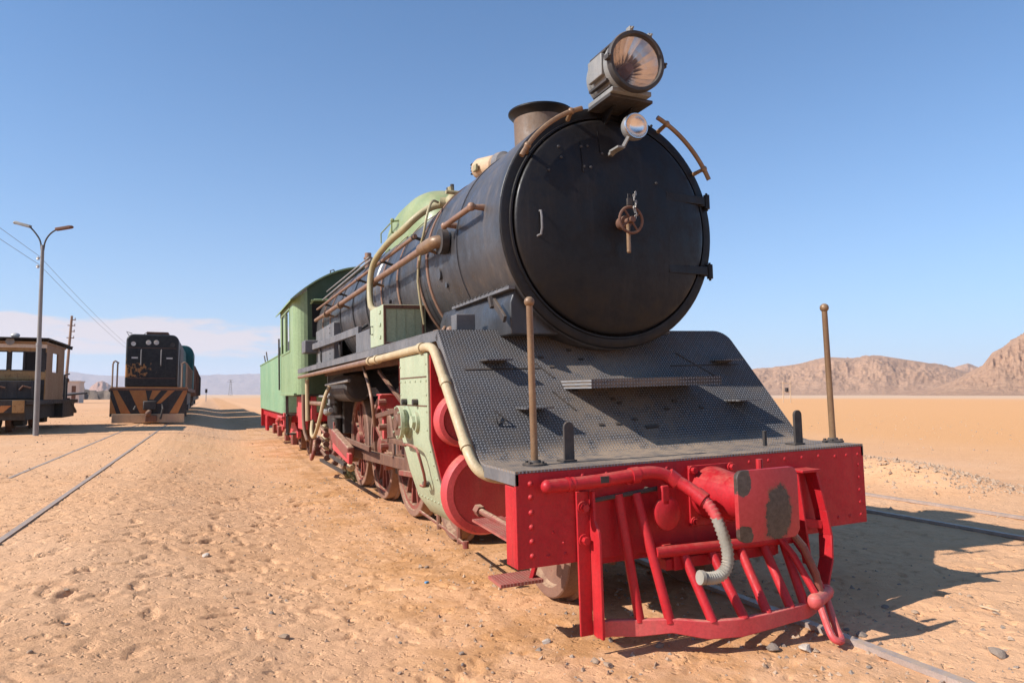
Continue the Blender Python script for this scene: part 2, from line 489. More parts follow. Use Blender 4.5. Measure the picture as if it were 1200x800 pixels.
rock_mat("hill_rock", (0.47, 0.275, 0.165), (0.41, 0.235, 0.14), (0.28, 0.155, 0.095), 0.016, 5.0)
rock_mat("far_rock", (0.26, 0.19, 0.165), (0.22, 0.16, 0.145), (0.18, 0.13, 0.12), 0.001, 40.0)
rock_mat("red_rock", (0.40, 0.23, 0.16), (0.32, 0.18, 0.12), (0.22, 0.12, 0.09), 0.02, 3.0)
rock_mat("stone_tan", (0.48, 0.34, 0.23), (0.40, 0.275, 0.185), (0.26, 0.18, 0.125), 14.0, 0.004)
rock_mat("stone_white", (0.66, 0.56, 0.46), (0.58, 0.47, 0.37), (0.45, 0.35, 0.27), 14.0, 0.004)
rock_mat("stone_grey", (0.27, 0.21, 0.165), (0.34, 0.265, 0.205), (0.17, 0.125, 0.10), 14.0, 0.004)
rock_mat("embankment_soil", (0.17, 0.13, 0.10), (0.22, 0.165, 0.125), (0.11, 0.085, 0.07), 0.8, 0.15)

# ------------------------------------------------------------------ mesh builder
COL = scene.collection


class MB:
    def __init__(self):
        self.v = []
        self.f = []
        self.uv = {}

    def add(self, verts, faces):
        o = len(self.v)
        self.v += [tuple(p) for p in verts]
        self.f += [tuple(i + o for i in f) for f in faces]
        return self

    def box(self, c, s, M=None):
        x, y, z = s[0] / 2, s[1] / 2, s[2] / 2
        vs = [Vector(p) for p in ((-x, -y, -z), (x, -y, -z), (x, y, -z), (-x, y, -z), (-x, -y, z), (x, -y, z), (x, y, z), (-x, y, z))]
        if M is not None:
            vs = [M @ p for p in vs]
        c = Vector(c)
        return self.add([p + c for p in vs], [(0, 3, 2, 1), (4, 5, 6, 7), (0, 1, 5, 4), (1, 2, 6, 5), (2, 3, 7, 6), (3, 0, 4, 7)])

    def bb(self, x0, x1, y0, y1, z0, z1):
        return self.box(((x0 + x1) / 2, (y0 + y1) / 2, (z0 + z1) / 2), (abs(x1 - x0), abs(y1 - y0), abs(z1 - z0)))

    def bar(self, a, b, w, t, up=(0, 0, 1)):
        a, b = Vector(a), Vector(b)
        d = (b - a)
        L = d.length
        d.normalize()
        up = Vector(up)
        s = d.cross(up)
        if s.length < 1e-5:
            s = d.cross(Vector((0, 1, 0)))
        s.normalize()
        n = s.cross(d)
        M = Matrix((d, s, n)).transposed()
        return self.box((a + b) / 2, (L, w, t), M)

    def lathe(self, o, axis, prof, n=24, cap0=False, cap1=False):
        """prof: list of (distance along axis, radius)"""
        o = Vector(o)
        a = Vector(axis).normalized()
        t = Vector((0, 0, 1)) if abs(a.z) < 0.9 else Vector((0, 1, 0))
        x = a.cross(t).normalized()
        y = a.cross(x)
        vs, fs = [], []
        rings = []
        for d, r in prof:
            if r < 1e-6:
                rings.append([len(vs)])
                vs.append(o + a * d)
            else:
                rings.append(list(range(len(vs), len(vs) + n)))
                for k in range(n):
                    q = 2 * PI * k / n
                    vs.append(o + a * d + x * (r * math.cos(q)) + y * (r * math.sin(q)))
        for A, B in zip(rings, rings[1:]):
            for k in range(n):
                k2 = (k + 1) % n
                if len(A) == 1 and len(B) == 1:
                    continue
                if len(A) == 1:
                    fs.append((A[0], B[k2], B[k]))
                elif len(B) == 1:
                    fs.append((A[k], A[k2], B[0]))
                else:
                    fs.append((A[k], A[k2], B[k2], B[k]))
        if cap0 and len(rings[0]) > 1:
            fs.append(tuple(reversed(rings[0])))
        if cap1 and len(rings[-1]) > 1:
            fs.append(tuple(rings[-1]))
        return self.add(vs, fs)

    def cyl(self, a, b, r, r2=None, n=16):
        a, b = Vector(a), Vector(b)
        L = (b - a).length
        return self.lathe(a, b - a, [(0, r), (L, r if r2 is None else r2)], n, True, True)

    def ball(self, c, r, n=12, sc=(1, 1, 1)):
        c = Vector(c)
        m = max(4, n // 2)
        vs = [(c.x, c.y, c.z - r * sc[2])]
        for i in range(1, m):
            ph = -PI / 2 + PI * i / m
            for k in range(n):
                q = 2 * PI * k / n
                vs.append((c.x + r * sc[0] * math.cos(ph) * math.cos(q), c.y + r * sc[1] * math.cos(ph) * math.sin(q), c.z + r * sc[2] * math.sin(ph)))
        vs.append((c.x, c.y, c.z + r * sc[2]))
        fs = []
        for k in range(n):
            k2 = (k + 1) % n
            fs.append((0, 1 + k2, 1 + k))
            for i in range(m - 2):
                a = 1 + i * n
                fs.append((a + k, a + k2, a + n + k2, a + n + k))
            fs.append((1 + (m - 2) * n + k, 1 + (m - 2) * n + k2, len(vs) - 1))
        return self.add(vs, fs)

    def tube(self, pts, r, n=10, closed=False, smooth=0):
        P = [Vector(p) for p in pts]
        for _ in range(smooth):
            Q = []
            m = len(P)
            rngk = range(m) if closed else range(m - 1)
            if not closed:
                Q.append(P[0])
            for i in rngk:
                a, b = P[i], P[(i + 1) % m]
                Q += [a * 0.75 + b * 0.25, a * 0.25 + b * 0.75]
            if not closed:
                Q.append(P[-1])
            P = Q
        m = len(P)
        rad = r if hasattr(r, '__len__') else None
        vs, fs = [], []
        nrm = None
        for i in range(m):
            if closed:
                d = (P[(i + 1) % m] - P[i - 1])
            else:
                d = P[min(i + 1, m - 1)] - P[max(i - 1, 0)]
            d.normalize()
            if nrm is None:
                t = Vector((0, 0, 1)) if abs(d.z) < 0.9 else Vector((1, 0, 0))
                nrm = d.cross(t).normalized()
            else:
                nrm = (nrm - d * nrm.dot(d))
                if nrm.length < 1e-6:
                    nrm = d.cross(Vector((0.3, 0.5, 0.8)))
                nrm.normalize()
            b = d.cross(nrm)
            rr = r if rad is None else rad[min(len(rad) - 1, int(i * len(rad) / m))]
            for k in range(n):
                q = 2 * PI * k / n
                vs.append(P[i] + nrm * (rr * math.cos(q)) + b * (rr * math.sin(q)))
        for i in range(m if closed else m - 1):
            j = (i + 1) % m
            for k in range(n):
                k2 = (k + 1) % n
                fs.append((i * n + k, i * n + k2, j * n + k2, j * n + k))
        if not closed:
            fs.append(tuple(reversed(range(n))))
            fs.append(tuple(range((m - 1) * n, m * n)))
        return self.add(vs, fs)

    def prism(self, prof, ax, a, b):
        """closed polygon prof extruded along axis ax ('x','y','z') from a to b; prof holds the other two coordinates"""
        n = len(prof)
        mk = {'x': lambda t, p: (t, p[0], p[1]), 'y': lambda t, p: (p[0], t, p[1]), 'z': lambda t, p: (p[0], p[1], t)}[ax]
        vs = [mk(a, p) for p in prof] + [mk(b, p) for p in prof]
        fs = [tuple(range(n)), tuple(range(n, 2 * n))]
        for i in range(n):
            j = (i + 1) % n
            fs.append((i, j, n + j, n + i))
        return self.add(vs, fs)

    def mesh(self, name, mat, smooth=True, angle=35, tris=None):
        me = bpy.data.meshes.new(name)
        me.from_pydata(self.v, [], self.f)
        bm = bmesh.new()
        bm.from_mesh(me)
        bmesh.ops.recalc_face_normals(bm, faces=bm.faces)
        bm.to_mesh(me)
        bm.free()
        if smooth:
            me.polygons.foreach_set("use_smooth", [True] * len(me.polygons))
            me.set_sharp_from_angle(angle=R(angle))
        me.materials.append(MATS[mat])
        return me

    def build(self, name, mat, parent=None, bevel=0.0, smooth=True, angle=35):
        me = self.mesh(name, mat, smooth, angle)
        o = bpy.data.objects.new(name, me)
        COL.objects.link(o)
        if parent is not None:
            o.parent = parent
        if bevel > 0:
            m = o.modifiers.new("bevel", 'BEVEL')
            m.width = bevel
            m.segments = 2
            m.limit_method = 'ANGLE'
            m.angle_limit = R(40)
            m.harden_normals = False
        return o


def tag(o, label=None, cat=None, group=None, kind=None):
    if label:
        o["label"] = label
    if cat:
        o["category"] = cat
    if group:
        o["group"] = group
    if kind:
        o["kind"] = kind
    return o


def thing(name, label, cat, loc=(0, 0, 0), rot=(0, 0, 0), group=None):
    o = bpy.data.objects.new(name, None)
    o.empty_display_size = 0.3
    COL.objects.link(o)
    o.location = loc
    o.rotation_euler = rot
    return tag(o, label, cat, group)


def inst(src_mesh, name, parent, loc, rot=(0, 0, 0), scale=(1, 1, 1)):
    o = bpy.data.objects.new(name, src_mesh)
    COL.objects.link(o)
    o.parent = parent
    o.location = loc
    o.rotation_euler = rot
    o.scale = scale
    return o


def arc(cx, cz, r, a0, a1, n):
    return [(cx + r * math.cos(R(a0 + (a1 - a0) * i / n)), cz + r * math.sin(R(a0 + (a1 - a0) * i / n))) for i in range(n + 1)]


# ------------------------------------------------------------------ numpy noise for terrain
def vnoise(x, y, seed):
    """value noise with smooth interpolation, range about -1..1"""
    xi = np.floor(x).astype(np.int64)
    yi = np.floor(y).astype(np.int64)
    fx = x - xi
    fy = y - yi
    fx = fx * fx * fx * (fx * (fx * 6 - 15) + 10)
    fy = fy * fy * fy * (fy * (fy * 6 - 15) + 10)

    def h(a, b):
        n = (a * 374761393 + b * 668265263 + seed * 974634777) & 0x7fffffff
        n = ((n ^ (n >> 13)) * 1274126177) & 0x7fffffff
        n = (n ^ (n >> 16)) & 0xffff
        return n / 32767.5 - 1.0
    a = h(xi, yi)
    b = h(xi + 1, yi)
    c = h(xi, yi + 1)
    d = h(xi + 1, yi + 1)
    return a + (b - a) * fx + (c - a) * fy + (a - b - c + d) * fx * fy


def fbm(x, y, seed, octv=4, gain=0.5):
    s = np.zeros_like(x)
    a = 1.0
    for i in range(octv):
        s += a * vnoise(x * 2 ** i + i * 17.3, y * 2 ** i - i * 9.1, seed + i * 31)
        a *= gain
    return s


def sstep(a, b, x):
    t = np.clip((x - a) / (b - a), 0, 1)
    return t * t * (3 - 2 * t)


TILT = 0.032


def base_z(x, y):
    """broad shape of the ground (numpy): canted along the engine's track, a low bank under the left-hand sidings"""
    x = np.asarray(x, float)
    y = np.asarray(y, float)
    core = TILT * np.clip(x, -1.6, 1.6)
    wl_ = sstep(-3.9, -1.6, x)
    wr_ = 1 - sstep(1.6, 3.8, x)
    z = core * wl_ * wr_ + 0.2 * (1 - sstep(-3.9, -1.7, x))
    fade = 1 - sstep(90, 300, np.hypot(x, y))
    z = z * fade
    off = np.where(x < 0.2, -0.012, -0.012 - 0.022 * sstep(0.2, 0.5, x) * (1 - sstep(1.2, 2.5, x)))
    return z + off * (1 - sstep(2.5, 4.0, np.abs(x)))


def gz(x, y):
    return float(base_z(x, y))


# ------------------------------------------------------------------ the ground: one sheet to the horizon
def grow(start, step, ratio, end):
    out = []
    x = start
    while x < end:
        step *= ratio
        x += step
        out.append(x)
    return np.array(out)


GR = 1.085
xs = np.arange(-6.6, 5.4, 0.020)
xs = np.concatenate([-(grow(6.6, 0.020, GR, 14000))[::-1], xs, grow(5.4, 0.020, GR, 14000)])
ys = np.concatenate([np.arange(-2.4, 2.5, 0.015), np.arange(2.5, 9.0, 0.03)])
ys = np.concatenate([-(grow(2.4, 0.03, 1.25, 14000))[::-1], ys, grow(9.0, 0.028, GR, 14000)])
GX, GY = np.meshgrid(xs, ys, indexing='ij')
GZ = base_z(GX, GY)
dist = np.hypot(GX, GY)
nearw = 1 - sstep(14, 60, dist)
railw = 1 - 0.75 * np.exp(-((GX + 4.25) / 0.25) ** 2) - 0.75 * np.exp(-((GX + 5.27) / 0.25) ** 2) - 0.6 * np.exp(-((GX - 4.3) / 0.3) ** 2) - 0.6 * np.exp(-((GX - 5.4) / 0.3) ** 2)
calm = railw -  0.55 * np.exp(-((GX + 0.1) / 1.3) ** 2) * (GY > -1)
GZ += nearw * calm * (0.010 * fbm(GX * 0.9, GY * 0.9, 3, 3) + 0.0055 * fbm(GX * 3.1, GY * 3.1, 5, 3) + 0.0042 * fbm(GX * 9.0, GY * 9.0, 8, 2) + 0.0030 * np.maximum(0, fbm(GX * 21.0, GY * 21.0, 15, 2)))
GZ += sstep(30, 200, dist) * (1 - sstep(3000, 9000, dist)) * 0.12 * fbm(GX * 0.02, GY * 0.02, 12, 3)
# footprints and scuffs trodden into the soft sand
nfx, nfy = len(xs), len(ys)


def stamp(px, py, ang, L, W, dep):
    i0, i1 = np.searchsorted(xs, [px - L * 1.2, px + L * 1.2])
    j0, j1 = np.searchsorted(ys, [py - L * 1.2, py + L * 1.2])
    if i1 - i0 < 2 or j1 - j0 < 2:
        return
    X = GX[i0:i1, j0:j1] - px
    Y = GY[i0:i1, j0:j1] - py
    a = X * math.cos(ang) + Y * math.sin(ang)
    b = -X * math.sin(ang) + Y * math.cos(ang)
    w = W * (0.82 + 0.18 * np.tanh(a / L * 4))
    d = np.sqrt((a / (L / 2)) ** 2 + (b / (w / 2)) ** 2)
    GZ[i0:i1, j0:j1] += -dep * (1 - sstep(0.80, 1.04, d)) + dep * 0.32 * np.exp(-((d - 1.22) / 0.2) ** 2)


for _ in range(110):    # walking lines
    px, py = rng.uniform(-6.5, -1.0), rng.uniform(-2.2, 9)
    ang = rng.uniform(0, 2 * PI)
    for k in range(int(rng.integers(2, 7))):
        s = 0.09 * (1 if k % 2 else -1)
        stamp(px - s * math.sin(ang), py + s * math.cos(ang), ang + rng.normal(0, 0.15), 0.27, 0.10, rng.uniform(0.006, 0.016))
        px += 0.6 * math.cos(ang)
        py += 0.6 * math.sin(ang)
for _ in range(5200):
    px, py = rng.uniform(-6.5, 5.2), rng.uniform(-2.2, 9)
    if abs(px) < 0.8 and py > 0:
        continue
    stamp(px, py, rng.uniform(0, PI), 0.035 + 0.20 * rng.random() ** 3, rng.uniform(0.03, 0.08), 0.003 + 0.013 * rng.random() ** 2)
# low mound of ballast gravel beyond the right-hand track
GZ += 0.30 * np.exp(-((GX - 7.6 - 0.12 * (GY - 6)) / 0.7) ** 2) * sstep(2.4, 4.5, GY) * (1 - sstep(9, 14, GY))
me = bpy.data.meshes.new("ground")
nv = nfx * nfy
co = np.empty((nv, 3), np.float32)
co[:, 0] = GX.ravel()
co[:, 1] = GY.ravel()
co[:, 2] = GZ.ravel()
ii, jj = np.meshgrid(np.arange(nfx - 1), np.arange(nfy - 1), indexing='ij')
a0 = (ii * nfy + jj).ravel()
quads = np.stack([a0, a0 + nfy, a0 + nfy + 1, a0 + 1], 1).astype(np.int32)
me.vertices.add(nv)
me.vertices.foreach_set("co", co.ravel())
me.loops.add(quads.size)
me.loops.foreach_set("vertex_index", quads.ravel())
me.polygons.add(len(quads))
me.polygons.foreach_set("loop_start", np.arange(0, quads.size, 4, dtype=np.int32))
me.polygons.foreach_set("loop_total", np.full(len(quads), 4, np.int32))
me.polygons.foreach_set("use_smooth", np.ones(len(quads), bool))
me.update(calc_edges=True)
me.materials.append(MATS["sand"])
ground = bpy.data.objects.new("ground", me)
COL.objects.link(ground)
tag(ground, "wide plain of trodden tan sand running to the horizon", kind="structure")


def hz(x, y):
    i = int(np.clip(np.searchsorted(xs, x), 1, nfx - 1))
    j = int(np.clip(np.searchsorted(ys, y), 1, nfy - 1))
    return float(GZ[i - 1:i + 1, j - 1:j + 1].mean())


# ------------------------------------------------------------------ hills
CAMP = Vector((-2.7708, -3.4839, 1.358))
FPX = 837.37


def px_dir(px):
    """horizontal heading of a column of the view, used to survey where the hills stand"""
    d = f_ + r_ * ((px - 600) / FPX)
    return Vector((d.x, d.y, 0))


def hill(name, label, prof, D, depth, mat, seed, nu=220, nv_=60, rough=0.12, skirt=0.35):
    """a hill massif: crest profile (view column, crest row) surveyed at distance D, real depth behind and in front"""
    pxs = np.array([p[0] for p in prof], float)
    hs = np.array([max(0.0, (462.2 - p[1])) for p in prof], float)
    us = np.linspace(pxs[0], pxs[-1], nu)
    crest = np.interp(us, pxs, hs)
    vs = np.linspace(-1, 1, nv_)
    V, F = [], []
    U, W = np.meshgrid(us, vs, indexing='ij')
    C = np.repeat(crest[:, None], nv_, 1)
    sx = U * D / FPX
    sy = W * depth
    s = 6.0 / depth
    n = fbm(sx * s, sy * s * 0.7, seed, 5, 0.55)
    rid = 1 - np.abs(fbm(sx * s * 1.6, sy * s * 0.5, seed + 5, 4, 0.5))
    n = n + 0.35 * fbm(sx * s * 9, sy * s * 4, seed + 9, 3, 0.6)
    shape = np.where(W < 0, sstep(-1.0, 0.0, W) ** (1 + skirt), 1 - 0.8 * sstep(0.1, 1.0, W))
    H = C * D / FPX * shape
    H = H * (1 + rough * n * (1 - np.exp(-((np.abs(W)) / 0.25) ** 2)) + rough * 0.8 * (rid - 0.6) * (W < 0) * np.clip(-W * 3, 0, 1))
    for i in range(nu):
        d = px_dir(us[i])
        fwd = Vector((f_.x, f_.y, 0))
        k = D / d.dot(fwd.normalized()) if False else D
        for j in range(nv_):
            r = k + sy[i, j]
            V.append((CAMP.x + d.x * r, CAMP.y + d.y * r, float(H[i, j]) * r / D + (1.358 if shape[i, j] > 0.02 else 0.0) * shape[i, j] - 0.4))
    for i in range(nu - 1):
        for j in range(nv_ - 1):
            a = i * nv_ + j
            F.append((a, a + nv_, a + nv_ + 1, a + 1))
    mb = MB()
    mb.v, mb.f = V, F
    o = mb.build(name, mat, None, smooth=True, angle=60)
    return tag(o, label, kind="structure")


hill("hills", "low brown rocky hills across the right horizon",
     [(770, 462), (820, 452), (860, 440), (884, 432), (900, 431), (925, 428), (940, 425), (955, 421), (968, 418), (985, 419), (1000, 419.5),
      (1012, 417.5), (1022, 417), (1040, 418), (1060, 421), (1080, 424), (1100, 428), (1125, 434), (1160, 444), (1200, 455), (1250, 462)],
     1900, 520, "hill_rock", 3, nu=520, nv_=140, rough=0.14)
hill("hills", "small pale hill between the two nearer ones on the right",
     [(1085, 462), (1105, 436), (1120, 429), (1133, 425.5), (1142, 429), (1160, 436), (1200, 450), (1240, 462)],
     3000, 500, "hill_rock", 9, nu=150, nv_=60, rough=0.15)
hill("hills", "steep brown rocky slope at the right edge of the view",
     [(1060, 462), (1090, 455), (1115, 446), (1135, 436), (1150, 428), (1162, 413), (1172, 408), (1182, 403), (1192, 396), (1202, 390), (1230, 372),
      (1270, 350), (1320, 345), (1400, 380), (1480, 430), (1520, 462)],
     1250, 360, "hill_rock", 17, nu=520, nv_=150, rough=0.18)
hill("mountains", "far blue flat topped mountain range across the left horizon",
     [(-260, 452), (-120, 440), (-40, 436), (20, 437), (70, 434), (90, 436), (105, 439), (130, 440), (170, 441), (230, 439.5), (270, 439), (300, 438),
      (340, 440), (420, 444), (520, 450), (640, 456), (760, 462)],
     11500, 1500, "far_rock", 23, nu=320, nv_=50, rough=0.10)
hill("rock_outcrop", "rounded reddish rock outcrop beyond the diesel on the left horizon",
     [(100, 463), (104, 460), (110, 452), (116, 447.5), (122, 446.5), (128, 449), (134, 453), (145, 456), (160, 463)],
     3400, 260, "red_rock", 31, nu=90, nv_=40, rough=0.2)
hill("rock_outcrop", "dark rock outcrop behind the small white hut",
     [(72, 463), (80, 452), (88, 448), (95, 448), (101, 453), (106, 463)],
     3000, 240, "red_rock", 37, nu=70, nv_=40, rough=0.2)


# =================================================================== the steam engine
LR = (0, -TILT, 0)
loco = thing("steam_locomotive", "large black and red steam locomotive with green cab standing in the foreground", "locomotive", (0, 0, 0), LR)
AX = 2.58      # boiler axis height
rivet_me = MB().lathe((0, 0, 0), (0, -1, 0), [(0, 0.0125), (0.006, 0.0105), (0.011, 0.0045), (0.0115, 0)], 8, True).mesh("rivet", "red_paint")
rivet_green = MB().lathe((0, 0, 0), (0, -1, 0), [(0, 0.010), (0.005, 0.008), (0.009, 0)], 7, True).mesh("rivet", "casing_green")
rivet_black = MB().lathe((0, 0, 0), (0, -1, 0), [(0, 0.011), (0.006, 0.009), (0.010, 0)], 7, True).mesh("rivet", "black_paint")

# boiler and smokebox
o = MB().lathe((0, 1.0, AX), (0, 1, 0), [(0.0, 0.888), (0.004, 0.892), (0.9, 0.892), (0.903, 0.889), (1.78, 0.889), (1.80, 0.86)], 72).build("smokebox", "boiler_grey", loco)
MB().lathe((0, 2.78, AX), (0, 1, 0), [(0, 0.862), (2.4, 0.85), (2.42, 0.866), (7.33, 0.90)], 72).build("boiler", "boiler_grey", loco)
for y, r in ((1.90, 0.891), (2.74, 0.890), (3.12, 0.868), (3.95, 0.866), (4.75, 0.862), (5.6, 0.876), (6.5, 0.880), (7.5, 0.886), (8.4, 0.891), (9.2, 0.896)):
    w = 0.018 if y < 2 else 0.05
    m = "boiler_grey" if y < 2 or 5 < y < 8 else "copper_pipe"
    MB().lathe((0, y, AX), (0, 1, 0), [(0, r), (0.002, r + 0.009), (w, r + 0.009), (w + 0.002, r)], 72).build("boiler_band", m, loco)
# front ring and dished door
MB().lathe((0, 1.0, AX), (0, -1, 0), [(-0.02, 0.886), (0.0, 0.886), (0.012, 0.882), (0.016, 0.874), (0.016, 0.822), (0.020, 0.820), (0.030, 0.818), (0.030, 0.806), (0.0, 0.80), (-0.03, 0.70)], 96).build(
    "smokebox_ring", "front_black", loco)
door = MB().lathe((0, 1.0, AX), (0, -1, 0), [(-0.01, 0.790), (0.030, 0.790), (0.043, 0.784), (0.050, 0.772), (0.060, 0.74), (0.084, 0.64), (0.107, 0.50), (0.122, 0.36), (0.131, 0.2), (0.134, 0.0)], 96).build(
    "smokebox_door", "front_black", loco)


def door_y(x, z):
    r = math.hypot(x, z - AX)
    pr = [(0, 0.134), (0.2, 0.131), (0.36, 0.122), (0.5, 0.107), (0.64, 0.084), (0.74, 0.060), (0.78, 0.045), (0.9, 0.016)]
    return 1.0 - float(np.interp(r, [p[0] for p in pr], [p[1] for p in pr]))


# door furniture
wc = Vector((0.0, 0.735, AX + 0.0))
hw = MB()
hw.tube([wc + Vector((0.092 * math.cos(q), 0, 0.092 * math.sin(q))) for q in np.linspace(0, 2 * PI, 28, endpoint=False)], 0.0105, 8, closed=True)
for q in (35, 125, 215, 305):
    hw.cyl(wc, wc + Vector((0.09 * math.cos(R(q)), 0, 0.09 * math.sin(R(q)))), 0.009, 0.007, 8)
hw.cyl(wc + Vector((0, -0.03, 0)), wc + Vector((0, 0.02, 0)), 0.022, None, 12)
hw.build("handwheel", "rust_brown", door)
MB().cyl((0, 0.88, AX), (0, 0.79, AX), 0.045, None, 16).cyl((0, 0.79, AX), (0, 0.72, AX), 0.02, None, 12).build("spindle", "rust_brown", door)
dh = MB().cyl((0, 0.775, AX), (-0.004, 0.77, AX - 0.215), 0.013, 0.015, 10)
dh.ball((-0.004, 0.77, AX - 0.215), 0.016, 10).build("dart_handle", "brass_brown", door)
ch = MB()
for k in range(9):      # a short chain and padlock on the handwheel
    a = Vector((0.03 + 0.010 * math.sin(k * 1.7), 0.722, AX + 0.02 + 0.021 * k))
    q = k * 1.2
    d1 = Vector((math.cos(q), 0.5 * math.sin(q), 0.3)).normalized()
    ch.tube([a + d1 * (0.006 * math.cos(s)) + Vector((0, 0, 0.015 * math.sin(s))) for s in np.linspace(0, 2 * PI, 8, endpoint=False)], 0.0032, 5, closed=True)
ch.build("chain", "chain_silver", door)
MB().box((0.0, 0.745, AX + 0.13), (0.04, 0.02, 0.05)).tube([(-0.012, 0.745, AX + 0.155), (-0.012, 0.745, AX + 0.185), (0.012, 0.745, AX + 0.185), (0.012, 0.745, AX + 0.155)], 0.004, 6).build("padlock", "dark_steel", door, 0.004)
for z in (AX + 0.245, AX - 0.30):       # hinges on the right-hand edge
    h = MB()
    yb = door_y(0.45, z)
    h.bar((0.42, yb + 0.0, z), (0.80, 0.945, z), 0.012, 0.062)
    h.cyl((0.845, 0.965, z - 0.055), (0.845, 0.965, z + 0.055), 0.024, None, 14)
    h.box((0.80, 0.968, z), (0.10, 0.025, 0.075))
    h.cyl((0.845, 0.965, z - 0.07), (0.845, 0.965, z + 0.07), 0.010, None, 8)
    h.build("hinge", "front_black", door, 0.003)
hx, hz0 = -0.62, AX - 0.02
MB().tube([(hx, door_y(hx, hz0 + 0.07) + 0.01, hz0 + 0.085), (hx, 0.885, hz0 + 0.08), (hx, 0.885, hz0 - 0.08), (hx - 0.02, door_y(hx, hz0 - 0.07) + 0.01, hz0 - 0.09)], 0.0085, 8, smooth=1).build("door_handle", "grey_steel", door)
for x, z0, z1 in ((-0.28, AX + 0.36, AX + 0.60), (-0.13, AX + 0.52, AX + 0.68)):     # two seams left by a removed number plate
    MB().bar((x, door_y(x, z0) - 0.004, z0), (x, door_y(x, z1) - 0.004, z1), 0.010, 0.014, (0, 1, 0)).build("plate_bracket", "front_black", door)
for x, z in ((-0.45, AX + 0.54), (-0.44, AX + 0.46), (-0.54, AX + 0.36), (-0.28, AX + 0.55), (-0.23, AX + 0.56), (-0.27, AX + 0.40), (-0.22, AX + 0.40), (-0.12, AX + 0.51), (-0.05, AX + 0.50), (0.33, AX + 0.33), (0.37, AX + 0.80)):
    inst(rivet_black, "bolt", door, (x, door_y(x, z) + 0.001, z), scale=(1.1, 1.6, 1.1))

# handrails bent round the smokebox front
for side, a0, a1 in ((-1, 150, 108), (1, 66, 26)):
    pts = [(0.965 * math.cos(R(a0 + (a1 - a0) * i / 14)) * 0.93, 0.93, AX + 0.93 * math.sin(R(a0 + (a1 - a0) * i / 14))) for i in range(15)]
    if side < 0:
        pts = [(0.87 * math.cos(R(a0 + (a1 - a0) * i / 14)), 0.90, AX + 0.87 * math.sin(R(a0 + (a1 - a0) * i / 14))) for i in range(15)]
    else:
        pts = [(0.918 * math.cos(R(a0 + (a1 - a0) * i / 14)), 0.90, AX + 0.918 * math.sin(R(a0 + (a1 - a0) * i / 14))) for i in range(15)]
    hr = MB().tube(pts, 0.0175, 10).build("handrail", "brass_brown", loco)
    for i in (2, 12):
        p = Vector(pts[i])
        c = Vector((0, p.y, AX))
        d = (p - c).normalized()
        k = MB().ball(p, 0.026, 12).cyl(p, (p.x - d.x * 0.04, 1.0, p.z - d.z * 0.04), 0.014, 0.018, 8)
        k.build("handrail_knob", "brass_brown", hr)

# chimney
cy = 2.13
stack = MB().lathe((0, cy, 3.36), (0, 0, 1), [(-0.02, 0.38), (0.02, 0.34), (0.06, 0.27), (0.12, 0.236), (0.40, 0.240), (0.44, 0.243)], 48).build("chimney", "stack_rust", loco)
MB().lathe((0, cy, 3.36), (0, 0, 1), [(0.42, 0.241), (0.44, 0.248), (0.468, 0.275), (0.482, 0.288), (0.495, 0.288), (0.498, 0.27), (0.47, 0.24), (0.38, 0.22), (0.0, 0.21)], 48).build("chimney_lip", "front_black", stack)
# dome
dm = MB()
N1, N2 = 40, 14
vs, fs = [], []
for j in range(N2 + 1):
    t = j / N2
    for i in range(N1):
        q = 2 * PI * i / N1
        e = 0.62
        ph = t * PI / 2
        rr = max(0.0, math.cos(ph)) ** 0.45
        hh = math.sin(ph) ** 0.9
        cx_ = abs(math.cos(q)) ** e * math.copysign(1, math.cos(q))
        sx_ = abs(math.sin(q)) ** e * math.copysign(1, math.sin(q))
        vs.append((0.56 * cx_ * rr, 5.35 + 1.15 * sx_ * rr, 3.10 + 0.76 * hh))
for j in range(N2):
    for i in range(N1):
        k = (i + 1) % N1
        fs.append((j * N1 + i, j * N1 + k, (j + 1) * N1 + k, (j + 1) * N1 + i))
dm.add(vs, fs)
dome = dm.build("dome", "dome_green", loco, angle=60)
MB().tube([(-0.50, 5.3, 3.40), (-0.60, 5.3, 3.42), (-0.60, 5.3, 3.56), (-0.48, 5.3, 3.58)], 0.014, 8).tube([(-0.60, 5.3, 3.55), (-0.60, 5.9, 3.53), (-0.60, 5.9, 3.40)], 0.009, 6).ball((-0.60, 5.25, 3.56), 0.03, 8).build("dome_valve", "dome_green", dome)
for y in (4.5, 4.65):
    MB().cyl((-0.05, y, 3.78), (-0.05, y, 3.86), 0.025, None, 8).build("dome_bolt", "dark_steel", dome)
MB().cyl((-0.3, 8.2, 3.3), (-0.3, 8.2, 3.70), 0.055, None, 14).cyl((-0.3, 8.2, 3.6), (-0.3, 8.2, 3.63), 0.075, None, 14).build("whistle", "copper_pipe", loco)

# generator beside the chimney
gen = MB().lathe((-0.45, 2.56, 3.43), (0.32, -1, -0.12), [(-0.02, 0.0), (-0.015, 0.055), (0.015, 0.085), (0.05, 0.098), (0.28, 0.098), (0.30, 0.08)], 24, False, True).build("generator", "beam_tan", loco)
MB().lathe((-0.36, 2.27, 3.40), (0.32, -1, -0.12), [(0, 0.08), (0.02, 0.105), (0.09, 0.105), (0.12, 0.075), (0.2, 0.045)], 20, True, True).build("turbine", "grey_steel", gen)
for dz in (-0.05, -0.015, 0.02, 0.055):
    MB().box((-0.475, 2.555, 3.43 + dz * 0.8), (0.075, 0.05, 0.012)).build("vent_slot", "dark_void", gen)
MB().box((-0.525, 2.42, 3.40), (0.025, 0.08, 0.06)).build("terminal_box", "olive_pipe", gen, 0.006)
MB().box((-0.40, 2.45, 3.26), (0.14, 0.30, 0.14)).build("pedestal", "black_paint", gen, 0.01)

